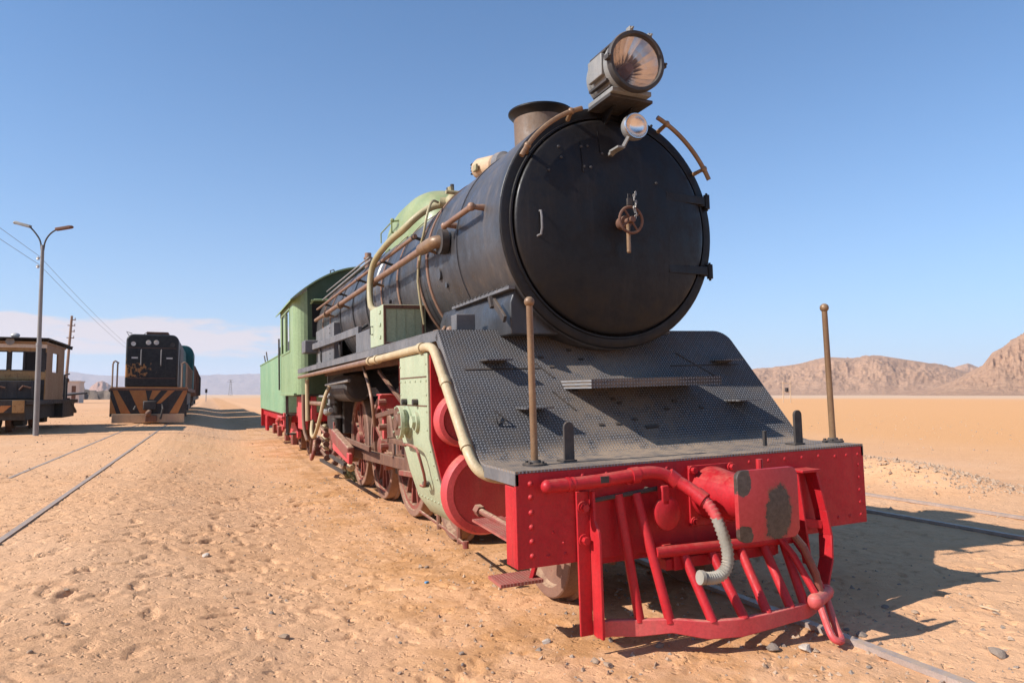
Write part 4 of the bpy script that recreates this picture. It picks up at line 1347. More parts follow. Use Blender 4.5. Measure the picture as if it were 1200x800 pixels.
# cylinders
CASE = [(-0.60, 1.700), (-1.300, 1.700), (-1.300, 1.085), (-1.235, 0.80), (-1.165, 0.58), (-1.07, 0.45), (-0.95, 0.385), (-0.60, 0.37)]
for s in (-1, 1):
    prof_c = [(p * -s, q) for p, q in CASE] if s > 0 else CASE
    cas = MB().prism([(p * (-1 if s > 0 else 1), q) for p, q in CASE], 'y', 1.43, 2.22).build("cylinder_casing", "casing_green", loco, 0.006)
    MB().prism([(p * (-1 if s > 0 else 1) * 0.985, q * 0.985 + 0.012) for p, q in CASE], 'y', 1.405, 1.428).build("front_cover", "red_paint", cas)
    vx, vz, cxx, czz = s * 1.085, 1.215, s * 0.935, 0.705
    MB().lathe((vx, 1.41, vz), (0, -1, 0), [(0, 0.165), (0.02, 0.19), (0.10, 0.190), (0.125, 0.178), (0.135, 0.15), (0.12, 0.14), (0.12, 0.0)], 44).build("valve_cover", "red_faded", cas)
    MB().lathe((cxx, 1.41, czz), (0, -1, 0), [(0, 0.28), (0.02, 0.300), (0.09, 0.302), (0.12, 0.285), (0.128, 0.24), (0.118, 0.235), (0.115, 0.0)], 56).build("cylinder_cover", "red_faded", cas)
    MB().cyl((cxx, 2.2, czz), (cxx, 3.0, czz), 0.06, None, 14).cyl((cxx, 2.2, czz), (cxx, 2.32, czz), 0.22, 0.2, 24).cyl((vx * 0.9, 2.2, vz), (vx * 0.9, 2.6, vz), 0.10, 0.05, 18).build("gland", "rust_brown", cas)
    if s < 0:
        for y in (1.46, 1.60, 1.75, 1.90, 2.05, 2.19):
            for z in (1.50,):
                inst(rivet_green, "rivet", cas, (-1.301, y, z), (0, 0, R(-90)), (1.0, 1.0, 1.0))
        for z in (1.62, 1.40, 1.28, 1.15):
            for y in (1.455, 2.195):
                inst(rivet_green, "rivet", cas, (-1.301, y, z), (0, 0, R(-90)))
        for k in range(9):
            inst(rivet_green, "rivet", cas, (-1.172, 1.46 + 0.09 * k, 0.60), (0, 0, R(-90)))
        for z in (1.0, 0.9, 0.8, 0.7):
            x = float(np.interp(z, [0.58, 0.80, 1.085], [-1.165, -1.235, -1.300]))
            inst(rivet_green, "rivet", cas, (x - 0.001, 1.455, z), (0, 0, R(-90)))
        MB().bar((-1.303, 1.45, 1.32), (-1.303, 2.2, 1.32), 0.004, 0.008).bar((-1.303, 1.45, 1.53), (-1.303, 2.2, 1.53), 0.004, 0.008).build("casing_seam", "rust_brown", cas)
        fm = MB().lathe((-1.30, 1.98, 1.19), (-1, 0, 0), [(0, 0.125), (0.015, 0.125), (0.02, 0.095), (0.055, 0.095), (0.06, 0.128), (0.088, 0.128), (0.09, 0.12)], 32)
        fm.build("relief_valve", "casing_green", cas)
        MB().lathe((-1.30, 1.98, 1.19), (-1, 0, 0), [(0.09, 0.121), (0.092, 0.06), (0.105, 0.05), (0.105, 0)], 28).build("valve_face", "rust_brown", cas)
        for q in range(6):
            MB().cyl((-1.345, 1.98 + 0.112 * math.cos(q * PI / 3 + 0.3), 1.19 + 0.112 * math.sin(q * PI / 3 + 0.3)), (-1.402, 1.98 + 0.112 * math.cos(q * PI / 3 + 0.3), 1.19 + 0.112 * math.sin(q * PI / 3 + 0.3)), 0.010, None, 6).build("bolt", "casing_green", cas)
        MB().cyl((-1.30, 1.72, 1.20), (-1.325, 1.72, 1.20), 0.075, None, 20).cyl((-1.325, 1.72, 1.20), (-1.35, 1.72, 1.20), 0.05, None, 6).build("plug", "casing_green", cas)
        MB().tube([(-1.305, 2.05, 1.0), (-1.33, 2.04, 1.02), (-1.33, 1.66, 1.02), (-1.325, 1.60, 0.96), (-1.275, 1.62, 0.78), (-1.262, 1.70, 0.72), (-1.262, 1.80, 0.72)], 0.011, 7, smooth=1).build("hatch_handle", "red_rusty", cas)
        for y, z, x in ((1.72, 0.735, -1.225), (1.70, 1.345, -1.30), (2.02, 1.345, -1.30)):
            MB().cyl((x, y, z), (x - 0.04, y, z), 0.024, None, 8).build("latch", "dark_steel", cas)
# drain linkage below the cylinder
MB().tube([(-1.05, 2.6, 0.39), (-1.05, 1.9, 0.36), (-1.06, 1.40, 0.335)], 0.012, 8).cyl((-1.05, 2.05, 0.33), (-1.05, 2.05, 0.46), 0.020, None, 8).cyl((-1.05, 1.55, 0.31), (-1.05, 1.55, 0.46), 0.020, None, 8).cyl((-1.06, 1.38, 0.31), (-1.06, 1.38, 0.36), 0.022, None, 8).build("drain_rod", "red_rusty", loco)

# cream steam pipe following the edge of the running board and apron
pp = [(-1.30, 9.0, 1.70), (-1.30, 3.3, 1.722), (-1.30, 1.50, 1.738), (-1.30, 1.38, 1.738), (-1.30, 1.26, 1.715), (-1.30, 1.17, 1.63), (-1.30, 0.68, 1.14), (-1.295, 0.55, 1.00), (-1.25, 0.49, 0.93), (-1.15, 0.46, 0.90), (-1.0, 0.46, 0.90)]
cp_ = MB().tube(pp[1:], 0.032, 14, smooth=2).build("steam_pipe", "cream_pipe", loco)
MB().tube([(-1.30, 9.3, 1.698), (-1.30, 3.30, 1.722)], 0.028, 12).build("steam_pipe", "copper_pipe", loco)
for y, z in ((1.55, 1.737), (3.05, 1.724), (3.35, 1.722)):
    MB().cyl((-1.30, y - 0.04, z), (-1.30, y + 0.04, z), 0.042, None, 14).build("pipe_collar", "cream_pipe", cp_)
for y, z in ((1.02, 1.485), (0.64, 1.10)):
    MB().lathe((-1.30, y, z), (0, 0.72, 0.72), [(-0.03, 0.037), (0.03, 0.037)], 12, True, True).build("pipe_collar", "cream_pipe", cp_)

# pipes and rails along the left flank of the boiler
fl = MB().lathe((-0.93, 2.16, 2.66), (1, 0, 0), [(-0.03, 0.105), (0.03, 0.105)], 20, True, True).build("pipe_flange", "dark_steel", loco)
MB().tube([(-0.90, 2.16, 2.66), (-0.98, 2.17, 2.66), (-1.0, 2.25, 2.66), (-1.0, 2.5, 2.662)], 0.054, 14, smooth=2).build("exhaust_elbow", "brass_brown", fl)
MB().cyl((-1.0, 2.45, 2.662), (-1.0, 9.35, 2.69), 0.031, None, 14).build("exhaust_pipe", "copper_pipe", loco)
for y in (2.5, 4.6, 6.8, 8.1):
    MB().cyl((-1.0, y - 0.05, 2.665), (-1.0, y + 0.05, 2.665), 0.052, None, 14).cyl((-1.0, y, 2.665), (-0.87, y, 2.63), 0.016, None, 8).build("pipe_clip", "brass_brown", loco)
hr1 = MB().cyl((-0.97, 1.33, 2.75), (-0.97, 1.98, 2.75), 0.022, None, 12).ball((-0.97, 1.33, 2.75), 0.033, 10).ball((-0.97, 1.98, 2.75), 0.030, 10).build("boiler_handrail", "copper_pipe", loco)
for y in (1.33, 1.95):
    MB().cyl((-0.97, y, 2.75), (-0.86, y, 2.75), 0.017, 0.026, 10).build("rail_stanchion", "copper_pipe", hr1)
hr2 = MB().cyl((-0.93, 3.0, 2.88), (-0.95, 9.5, 2.90), 0.020, None, 10).build("boiler_handrail", "copper_pipe", loco)
for y in (3.05, 4.4, 5.8, 7.2, 8.6):
    MB().cyl((-0.935, y, 2.882), (-0.80, y, 2.84), 0.016, None, 8).ball((-0.935, y, 2.882), 0.03, 8).build("rail_stanchion", "dark_steel", hr2)
MB().tube([(-0.80, 5.6, 3.12), (-0.82, 9.7, 3.10)], 0.016, 8).tube([(-0.70, 6.2, 3.26), (-0.75, 9.7, 3.25)], 0.012, 8).build("reverser_rod", "galvanised", loco)
bp_ = MB().tube([(-0.62, 3.05, 3.22), (-0.74, 3.1, 3.20), (-0.88, 3.15, 3.10), (-0.99, 3.25, 2.98), (-1.0, 3.6, 2.98), (-1.0, 4.0, 2.96), (-1.03, 4.35, 2.88), (-1.06, 4.45, 2.72), (-1.08, 4.40, 2.45), (-1.10, 4.2, 2.30), (-1.10, 3.6, 2.25)], 0.034, 14, smooth=2).build("delivery_pipe", "olive_pipe", loco)
MB().tube([(-0.70, 3.0, 3.22), (-0.85, 2.7, 3.16), (-0.93, 2.6, 3.0), (-0.96, 2.62, 2.80), (-0.97, 2.75, 2.70)], 0.012, 8, smooth=2).tube([(-0.90, 2.9, 2.75), (-0.92, 3.0, 2.50), (-0.90, 3.0, 2.3), (-0.85, 3.05, 2.05)], 0.012, 8, smooth=1).build("oil_pipe", "olive_pipe", bp_)
MB().ball((-0.55, 3.0, 3.24), 0.075, 12).cyl((-0.48, 3.0, 3.22), (-0.66, 3.06, 3.24), 0.05, None, 12).cyl((-0.55, 3.0, 3.24), (-0.57, 3.0, 3.38), 0.03, None, 10).cyl((-0.65, 2.9, 3.3), (-0.45, 2.9, 3.3), 0.02, None, 8).build("check_valve", "olive_pipe", bp_)
for y, z in ((2.42, 2.43), (2.30, 2.32), (4.1, 2.2), (4.3, 2.42)):
    x = -math.sqrt(max(0.01, 0.875 ** 2 - (z - AX) ** 2))
    MB().cyl((x, y, z), (x - 0.03, y, z - 0.002), 0.05 if y == 2.42 else 0.025, None, 14).build("washout_plug", "boiler_grey", loco)
MB().box((-0.93, 4.25, 2.20), (0.06, 0.10, 0.10)).cyl((-0.95, 4.25, 2.25), (-0.98, 4.1, 2.34), 0.016, None, 6).build("cock", "grey_steel", loco, 0.006)
MB().tube([(-0.80, 2.55, 1.98), (-0.86, 2.5, 1.90), (-0.84, 2.3, 1.88), (-0.80, 2.2, 1.92)], 0.02, 8).box((-0.84, 2.6, 1.92), (0.08, 0.12, 0.08)).ball((-0.83, 2.32, 1.93), 0.04, 8).build("injector_valve", "copper_pipe", loco, 0.004)

# green lubricator cupboard on the running board
gb = MB().bb(-1.205, -0.78, 3.22, 3.80, 1.868, 2.255).build("lubricator_box", "casing_green", loco, 0.008)
MB().bb(-1.20, -0.80, 3.205, 3.218, 2.215, 2.25).bb(-1.20, -0.80, 3.205, 3.218, 1.87, 1.895).bb(-1.20, -1.175, 3.206, 3.218, 1.895, 2.215).bb(-0.825, -0.80, 3.206, 3.218, 1.895, 2.215).build("door_frame", "rust_brown", gb, 0.003)
for x in (-1.08, -0.99, -0.90):
    MB().bb(x - 0.004, x + 0.004, 3.212, 3.219, 1.90, 2.21).build("door_rib", "casing_green", gb)
for z in (1.95, 2.07, 2.19):
    MB().bb(-1.215, -1.206, 3.30, 3.36, z - 0.015, z + 0.015).build("hinge", "casing_green", gb, 0.002)
MB().tube([(-1.206, 3.66, 2.0), (-1.235, 3.66, 2.0), (-1.235, 3.66, 2.08), (-1.206, 3.66, 2.08)], 0.007, 6).build("latch", "dark_steel", gb)
# grey boxes and brackets beside the firebox
MB().bb(-1.08, -0.86, 4.35, 5.25, 1.868, 2.13).build("tool_box", "grey_steel", loco, 0.01)
MB().bb(-0.98, -0.84, 7.6, 9.5, 1.868, 2.50).build("firebox_lagging", "grey_steel", loco, 0.015)
MB().bb(-1.20, -0.92, 9.3, 9.75, 2.12, 2.34).build("sand_box", "grey_steel", loco, 0.015)
MB().bar((-1.05, 9.3, 2.22), (-1.02, 5.3, 2.18), 0.05, 0.10).build("reach_rod", "grey_steel", loco, 0.006)
for y in (5.6, 7.0, 8.9):
    MB().tube([(-0.86, y, 2.28), (-0.98, y, 2.2), (-1.0, y - 0.1, 2.0), (-0.95, y, 1.88)], 0.02, 8, smooth=1).build("pipe_elbow", "dark_steel", loco)
for k in range(7):
    inst(rivet_black, "rivet", loco, (-0.985, 7.9, 1.95 + 0.08 * k), (0, 0, R(-90)))


# wheels
def wheel_parts(r, spokes, solid=False):
    tyre = MB().lathe((0, 0, 0), (-1, 0, 0), [(-0.075, r + 0.028), (-0.05, r + 0.028), (-0.042, r + 0.002), (0.060, r - 0.004), (0.068, r - 0.012), (0.068, r - 0.075), (0.052, r - 0.082), (-0.06, r - 0.082), (-0.075, r - 0.07), (-0.075, r + 0.028)], 56).mesh("tyre", "wheel_rust")
    cm = MB()
    if solid:
        cm.lathe((0, 0, 0), (-1, 0, 0), [(0.075, 0.0), (0.078, 0.05), (0.070, 0.085), (0.03, 0.10), (0.012, 0.15), (0.020, r - 0.09), (0.045, r - 0.08)], 40)
        cm.lathe((0, 0, 0), (-1, 0, 0), [(-0.02, 0.08), (-0.02, r - 0.08)], 32)
    else:
        cm.lathe((0, 0, 0), (-1, 0, 0), [(0.10, 0.0), (0.10, 0.10), (0.09, 0.125), (-0.05, 0.13)], 24)
        for k in range(spokes):
            q = 2 * PI * k / spokes
            d = Vector((0, math.cos(q), math.sin(q)))
            cm.bar(d * 0.11, d * (r - 0.075), 0.045, 0.06, (1, 0, 0))
        cm.lathe((0, 0, 0), (-1, 0, 0), [(0.05, r - 0.08), (0.05, r - 0.125), (-0.04, r - 0.125), (-0.04, r - 0.08)], 48)
    cen = cm.mesh("wheel_centre", "wheel_rust" if solid else "red_rusty")
    cw = None
    if not solid:
        w = MB()
        pts = [(math.cos(R(a)) * (r - 0.09), math.sin(R(a)) * (r - 0.09)) for a in range(40, 141, 10)]
        w.prism(pts, 'x', -0.064, 0.03)
        w.box((-0.05, 0, -0.30), (0.13, 0.22, 0.24))
        w.cyl((-0.08, 0, -0.30), (-0.20, 0, -0.30), 0.07, None, 16)
        cw = w.mesh("counterweight", "rust_brown")
    return tyre, cen, cw


small = wheel_parts(0.375, 0, True)
drv = wheel_parts(0.685, 14)


def wheel(name, parts, x, y, r, parent, ang=0.0):
    c = inst(parts[1], name, parent, (x, y, r), (R(ang), 0, 0) if x < 0 else (R(ang), 0, R(180)))
    inst(parts[0], "tyre", c, (0, 0, 0))
    if parts[2]:
        inst(parts[2], "crank_boss", c, (0, 0, 0))
    return c


for y in (1.02, 3.12):
    for x in (-0.545, 0.545):
        wheel("bogie_wheel", small, x, y, 0.375, loco, y * 40)
    MB().cyl((-0.53, y, 0.375), (0.53, y, 0.375), 0.075, None, 14).build("axle", "rust_brown", loco)
CR = 76.0
for y in (4.56, 6.06, 7.56):
    for x in (-0.545, 0.545):
        wheel("driving_wheel", drv, x, y, 0.685, loco, CR)
    MB().cyl((-0.53, y, 0.685), (0.53, y, 0.685), 0.09, None, 14).build("axle", "rust_brown", loco)
for x in (-0.545, 0.545):
    wheel("trailing_wheel", small, x, 9.4, 0.375, loco, 20)
MB().bb(-0.36, 0.36, 0.6, 3.5, 0.35, 0.52).bb(-0.40, -0.36, 0.5, 3.6, 0.30, 0.55).bb(0.36, 0.40, 0.5, 3.6, 0.30, 0.55).build("bogie_frame", "rust_brown", loco, 0.008)

# rods and valve gear on the left
pin = Vector((0, 0.30 * math.sin(R(CR)), -0.30 * math.cos(R(CR))))
Z0 = 0.685
for s in (-1, 1):
    xs_ = s * 0.80
    a = Vector((xs_, 4.56, Z0)) + pin
    b = Vector((xs_, 7.56, Z0)) + pin
    sr = MB().bar(a, b, 0.05, 0.105)
    for y in (4.56, 6.06, 7.56):
        c = Vector((xs_, y, Z0)) + pin
        sr.cyl(c + Vector((0.045, 0, 0)), c + Vector((-0.045, 0, 0)), 0.105, None, 20)
    sr.build("side_rod", "red_rusty", loco, 0.008)
    xc = s * 0.92
    xh = Vector((xc, 3.25, 0.705))
    big = Vector((xc, 6.06, Z0)) + pin
    MB().bar(xh, big, 0.055, 0.12).cyl(big + Vector((0.05, 0, 0)), big + Vector((-0.05, 0, 0)), 0.13, None, 20).cyl(xh + Vector((0.05, 0, 0)), xh + Vector((-0.05, 0, 0)), 0.09, None, 16).build("connecting_rod", "rust_brown", loco, 0.008)
    MB().cyl((s * 0.935, 2.3, 0.705), (s * 0.935, 3.25, 0.705), 0.035, None, 12).build("piston_rod", "rust_brown", loco)
    MB().bb(xc - 0.06, xc + 0.06, 3.12, 3.40, 0.62, 0.88).build("crosshead", "rust_brown", loco, 0.015)
    MB().bar((xc, 2.25, 0.905), (xc, 4.42, 0.905), 0.09, 0.05).build("slide_bar", "rust_brown", loco, 0.006)
    # motion bracket: arched red frame that carries the expansion link
    mb_ = MB()
    mb_.bb(min(s * 1.06, s * 0.45), max(s * 1.06, s * 0.45), 4.10, 4.16, 1.24, 1.38)
    mb_.bb(min(s * 1.06, s * 0.45), max(s * 1.06, s * 0.45), 4.02, 4.24, 1.38, 1.40)
    mb_.bb(min(s * 1.02, s * 0.98), max(s * 1.02, s * 0.98), 4.10, 4.16, 0.92, 1.24)
    mb_.bb(min(s * 0.70, s * 0.62), max(s * 0.70, s * 0.62), 4.08, 4.20, 0.70, 1.24)
    mb_.bar((s * 0.80, 4.13, 1.40), (s * 0.80, 4.13, 1.75), 0.06, 0.05)
    mb_.build("motion_bracket", "red_faded", loco, 0.008)
    MB().prism([(3.95, 0.72), (4.30, 0.72), (4.34, 0.98), (4.22, 1.10), (4.05, 1.06)], 'x', min(s * 0.74, s * 0.78), max(s * 0.74, s * 0.78)).build("gusset", "red_rusty", loco, 0.006)
    for yy, zz in ((4.05, 1.31), (4.05, 1.05), (3.99, 0.85)):
        MB().cyl((s * 1.0, yy, zz), (s * 1.08, yy, zz), 0.035, None, 8).build("bolt", "red_rusty", loco)
    MB().bar((s * 1.04, 4.30, 1.16), (s * 1.04, 2.75, 1.30), 0.03, 0.05).build("radius_rod", "rust_brown", loco, 0.005)
    MB().bar((s * 1.04, 2.72, 1.38), (s * 1.0, 2.95, 0.66), 0.03, 0.045).bar((s * 1.0, 2.95, 0.66), (s * 0.98, 3.55, 0.62), 0.04, 0.05).cyl((s * 0.96, 2.72, 1.36), (s * 1.08, 2.72, 1.36), 0.05, None, 12).build("combination_lever", "red_rusty", loco, 0.006)
    ec = big + Vector((s * 0.10, 0, 0))
    MB().bar(ec, ec + Vector((0, 0.16, 0.20)), 0.05, 0.10).cyl(ec + Vector((-0.04, 0, 0)), ec + Vector((0.06, 0, 0)), 0.075, None, 14).build("return_crank", "rust_brown", loco, 0.008)
    MB().bar(ec + Vector((s * 0.05, 0.16, 0.20)), (s * 1.06, 4.62, 0.78), 0.03, 0.06).build("eccentric_rod", "rust_brown", loco, 0.006)
    MB().bar((s * 0.98, 4.45, 1.65), (s * 0.95, 3.2, 1.20), 0.03, 0.04).build("lifting_arm", "rust_brown", loco, 0.005)
# brake gear, springs, clutter behind the drivers
for y in (5.3, 6.8, 8.3):
    MB().bb(-0.60, -0.52, y - 0.05, y + 0.05, 0.40, 0.80).bar((-0.56, y, 0.80), (-0.56, y - 0.06, 1.3), 0.04, 0.05).build("brake_hanger", "dark_steel", loco, 0.01)
for y in (4.56, 6.06, 7.56):
    sp_ = MB()
    for k in range(5):
        sp_.bb(-0.70, -0.60, y - 0.48 + 0.08 * k, y + 0.48 - 0.08 * k, 1.36 + 0.024 * k, 1.38 + 0.024 * k)
    sp_.build("leaf_spring", "dark_steel", loco)
MB().bar((-1.16, 6.5, 0.86), (-1.10, 5.6, 0.66), 0.10, 0.16).build("reverser_bracket", "red_rusty", loco, 0.02)
MB().bar((-1.15, 6.55, 0.72), (-1.12, 5.5, 0.60), 0.05, 0.13).build("brake_rod", "red_faded", loco, 0.008)
MB().bar((-1.12, 7.1, 0.52), (-1.12, 5.9, 0.50), 0.04, 0.04).bar((-1.05, 8.6, 0.33), (-1.08, 6.2, 0.36), 0.04, 0.04).build("brake_pull", "dark_steel", loco)
# feed pump and injector group in front of the cab
MB().cyl((-0.80, 8.5, 1.05), (-0.80, 8.5, 1.46), 0.11, None, 20).cyl((-0.80, 8.5, 1.46), (-0.80, 8.5, 1.50), 0.14, None, 20).cyl((-0.80, 8.5, 0.72), (-0.80, 8.5, 1.0), 0.09, None, 18).bb(-0.96, -0.88, 8.2, 8.36, 1.22, 1.42).build("feed_pump", "dark_steel", loco, 0.008)
MB().bb(-0.98, -0.90, 8.05, 8.2, 1.24, 1.42).ball((-0.98, 8.1, 1.2), 0.06, 10).cyl((-0.98, 7.9, 1.15), (-0.98, 8.3, 1.12), 0.045, 0.07, 10).cyl((-1.0, 7.9, 1.36), (-1.0, 9.0, 1.36), 0.022, None, 8).build("pump_body", "lamp_grey", loco, 0.03)
for pts, r, m in (([(-1.18, 9.2, 1.66), (-1.18, 9.2, 1.2), (-1.18, 9.2, 0.95)], 0.035, "cream_pipe"),
                  ([(-1.1, 9.2, 0.95), (-1.16, 8.9, 0.72), (-1.16, 8.5, 0.70), (-1.14, 8.1, 0.95), (-1.08, 7.9, 1.35), (-1.0, 7.9, 1.52)], 0.03, "cream_pipe"),
                  ([(-1.2, 9.6, 1.4), (-1.2, 9.6, 0.8), (-1.15, 9.5, 0.6)], 0.03, "copper_pipe"),
                  ([(-1.12, 9.3, 1.25), (-1.08, 8.0, 1.25)], 0.035, "copper_pipe"),
                  ([(-0.95, 8.6, 1.55), (-1.0, 6.2, 1.58)], 0.022, "galvanised"),
                  ([(-1.1, 8.9, 0.62), (-1.16, 8.6, 0.45), (-1.16, 8.9, 0.3), (-1.1, 9.4, 0.35)], 0.03, "red_rusty"),
                  ([(-1.05, 5.0, 1.74), (-1.12, 4.2, 1.40), (-1.05, 4.4, 1.05)], 0.018, "copper_pipe")):
    MB().tube(pts, r, 10, smooth=2).build("pipe_run", m, loco)
for k in range(16):
    y = 7.0 + 2.6 * ((k * 37) % 16) / 16
    z = 0.35 + 0.5 * ((k * 23) % 16) / 16
    x = -0.85 - 0.3 * ((k * 11) % 16) / 16
    if k % 3 == 0:
        MB().ball((x, y, z), 0.07, 10).cyl((x, y - 0.1, z), (x, y + 0.1, z), 0.035, None, 10).build("valve_body", ("cream_pipe", "red_rusty", "rust_brown")[k % 3], loco)
    elif k % 3 == 1:
        MB().box((x + 0.1, y, z), (0.06, 0.10, 0.09)).cyl((x + 0.1, y, z), (x + 0.1, y + 0.03, z + 0.25), 0.015, None, 8).cyl((x + 0.05, y - 0.05, z), (x + 0.15, y + 0.12, z - 0.03), 0.02, None, 8).build("bracket", ("red_rusty", "rust_brown")[k % 2], loco, 0.012)
    else:
        MB().cyl((x, y, z), (x - 0.02, y + 0.5, z + 0.08), 0.022, None, 8).cyl((x, y, z), (x, y + 0.06, z), 0.05, None, 10).build("rod_end", ("rust_brown", "red_rusty")[k % 2], loco)
MB().bb(-0.72, -0.50, 8.9, 9.95, 0.40, 0.78).bb(-0.72, -0.6, 8.6, 10.0, 0.55, 0.66).build("trailing_frame", "red_rusty", loco, 0.01)

# ---- cab
cab = thing("cab", None, None)
bpy.data.objects.remove(cab)
CY0, CY1, CZ0, CZ1 = 10.0, 12.7, 1.40, 3.165
rad = 0.24
# plan outline with rounded front corners, walls with window openings on the sides
cabm = MB()
roof_arc = [(x, 3.745 - 0.345 * x * x) for x in np.linspace(1.36, -1.36, 25)]
front = [(-1.06, CZ0), (-1.06, 3.35)] + [(x, z) for x, z in reversed(roof_arc) if -1.05 < x < 1.05] + [(1.06, 3.35), (1.06, CZ0)]
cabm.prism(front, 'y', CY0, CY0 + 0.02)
cab = cabm.build("cab", "cab_front_green", loco)
for s in (-1, 1):
    wm = MB()
    for a0 in range(6):
        q0, q1 = R(90 * a0 / 6), R(90 * (a0 + 1) / 6)
        p0 = (s * (1.06 + rad * math.sin(q0)), CY0 + rad - rad * math.cos(q0))
        p1 = (s * (1.06 + rad * math.sin(q1)), CY0 + rad - rad * math.cos(q1))
        wm.add([(p0[0], p0[1], CZ0), (p1[0], p1[1], CZ0), (p1[0], p1[1], 3.145 + 0.22 * (1.30 - abs(p1[0])) * 3.0), (p0[0], p0[1], 3.145 + 0.22 * (1.30 - abs(p0[0])) * 3.0)], [(0, 1, 2, 3)])
    xo, xi = s * 1.30, s * 1.275
    y0, y1 = CY0 + rad, CY1
    wy0, wy1, wz0, wz1 = 10.75, 12.35, 2.25, 3.03
    for (a, b, c, d) in ((y0, y1, CZ0, wz0), (y0, wy0, wz0, wz1), (wy1, y1, wz0, wz1), (y0, y1, wz1, CZ1)):
        wm.bb(min(xo, xi), max(xo, xi), a, b, c, d)
    side_o = wm.build("cab_side", "cab_green", cab, angle=50)
    fr = MB()
    xq = s * 1.312
    for (a, b, c, d) in ((wy0 - 0.04, wy1 + 0.04, wz0 - 0.04, wz0), (wy0 - 0.04, wy0, wz0, wz1), (wy1, wy1 + 0.04, wz0, wz1), (wy0 - 0.04, wy1 + 0.04, wz1, wz1 + 0.04), (11.5, 11.56, wz0, wz1)):
        fr.bb(min(xo - s * 0.02, xq), max(xo - s * 0.02, xq), a, b, c, d)
    fr.build("window_frame", "cab_green", side_o, 0.004)
    MB().bb(min(s * 1.27, s * 1.262), max(s * 1.27, s * 1.262), 11.5, 12.35, wz0, wz1).build("sliding_shutter", "cab_green", side_o)
    MB().bb(min(s * 1.24, s * 1.31), max(s * 1.24, s * 1.31), CY0 + 0.1, CY1, CZ0 - 0.02, CZ0 + 0.03).build("cab_skirt", "cab_green", side_o, 0.005)
    MB().bb(min(s * 0.98, s * 0.56), max(s * 0.98, s * 0.56), CY0 - 0.015, CY0 + 0.001, 2.45, 3.05).build("front_window", "dark_void", cab)
    MB().tube([(s * 1.0, CY0 - 0.03, 3.06), (s * 0.95, CY0 - 0.12, 3.12), (s * 0.60, CY0 - 0.12, 3.12), (s * 0.55, CY0 - 0.03, 3.06)], 0.02, 8).bb(min(s * 1.0, s * 0.54), max(s * 1.0, s * 0.54), CY0 - 0.13, CY0 - 0.001, 3.10, 3.125).build("window_hood", "cab_green", cab)
    MB().cyl((s * 1.34, 12.62, 1.5), (s * 1.34, 12.62, 2.6), 0.018, None, 8).build("grab_rail", "dark_steel", cab)
roofm = MB()
ra = [(x, 3.775 - 0.345 * x * x) for x in np.linspace(1.37, -1.37, 33)]
ri = [(x, 3.748 - 0.345 * x * x) for x in np.linspace(-1.37, 1.37, 33)]
roofm.prism(ra + ri, 'y', CY0 - 0.10, CY1 + 0.35)
roof = roofm.build("roof", "cab_green", cab, angle=30)
for y in (10.1, 11.2, 12.4):
    MB().tube([(-0.62, y, 3.63), (-0.62, y, 3.70), (-0.56, y, 3.72), (-0.53, y, 3.66)], 0.012, 6).build("lifting_eye", "dark_steel", roof)
MB().bb(-1.30, 1.30, CY1 - 0.03, CY1, CZ0, 2.3).build("cab_floor", "dark_steel", cab)
MB().bb(-1.2, 1.2, 10.05, 12.7, 1.36, 1.40).build("cab_floor", "dark_steel", cab)
MB().bb(-1.0, -0.9, 10.1, 12.5, 0.9, 1.36).bb(-1.15, -1.05, 10.2, 10.9, 0.75, 1.38).build("cab_support", "red_faded", cab, 0.01)
MB().bb(-1.22, -1.05, 12.25, 12.55, 0.55, 0.58).bb(-1.22, -1.19, 12.25, 12.28, 0.55, 1.4).bb(-1.22, -1.19, 12.52, 12.55, 0.55, 1.4).bb(-1.22, -1.05, 12.25, 12.55, 0.95, 0.98).build("cab_steps", "dark_steel", cab)

# =================================================================== tender
tend = thing("locomotive_tender", "pale green tender coupled behind the cab of the steam locomotive", "tender", (0, 0, 0), LR)
def rrect(x0, x1, y0, y1, r, n=5):
    return ([(x1 - r + r * math.cos(R(a)), y1 - r + r * math.sin(R(a))) for a in np.linspace(0, 90, n)] + [(x0 + r + r * math.cos(R(a)), y1 - r + r * math.sin(R(a))) for a in np.linspace(90, 180, n)]
            + [(x0 + r + r * math.cos(R(a)), y0 + r + r * math.sin(R(a))) for a in np.linspace(180, 270, n)] + [(x1 - r + r * math.cos(R(a)), y0 + r + r * math.sin(R(a))) for a in np.linspace(270, 360, n)])
MB().prism(rrect(-1.25, 1.25, 13.1, 20.3, 0.12), 'z', 0.98, 2.30).build("tank", "tender_green", tend, 0.01)
MB().tube([(-1.25, 13.2, 2.30), (-1.25, 20.2, 2.30)], 0.02, 8).build("tank_rim", "tender_green", tend)
MB().prism([(-1.0, 2.25), (-0.85, 2.75), (0.85, 2.75), (1.0, 2.25)], 'y', 13.6, 18.0).build("coal_bunker", "dark_steel", tend, 0.02)
MB().bar((-1.2, 17.8, 2.3), (-1.2, 18.3, 2.62), 0.03, 0.03).bar((-1.2, 18.6, 2.3), (-1.2, 19.1, 2.55), 0.03, 0.03).build("rail_stub", "dark_steel", tend)
MB().bb(-1.15, 1.15, 13.0, 20.4, 0.78, 0.96).build("underframe", "red_paint", tend, 0.01)
MB().bb(-1.22, 1.22, 20.4, 20.46, 0.42, 0.97).build("rear_beam", "red_paint", tend, 0.006)
MB().bb(-1.22, -1.16, 18.0, 18.7, 0.38, 0.80).build("step_plate", "red_paint", tend, 0.006)
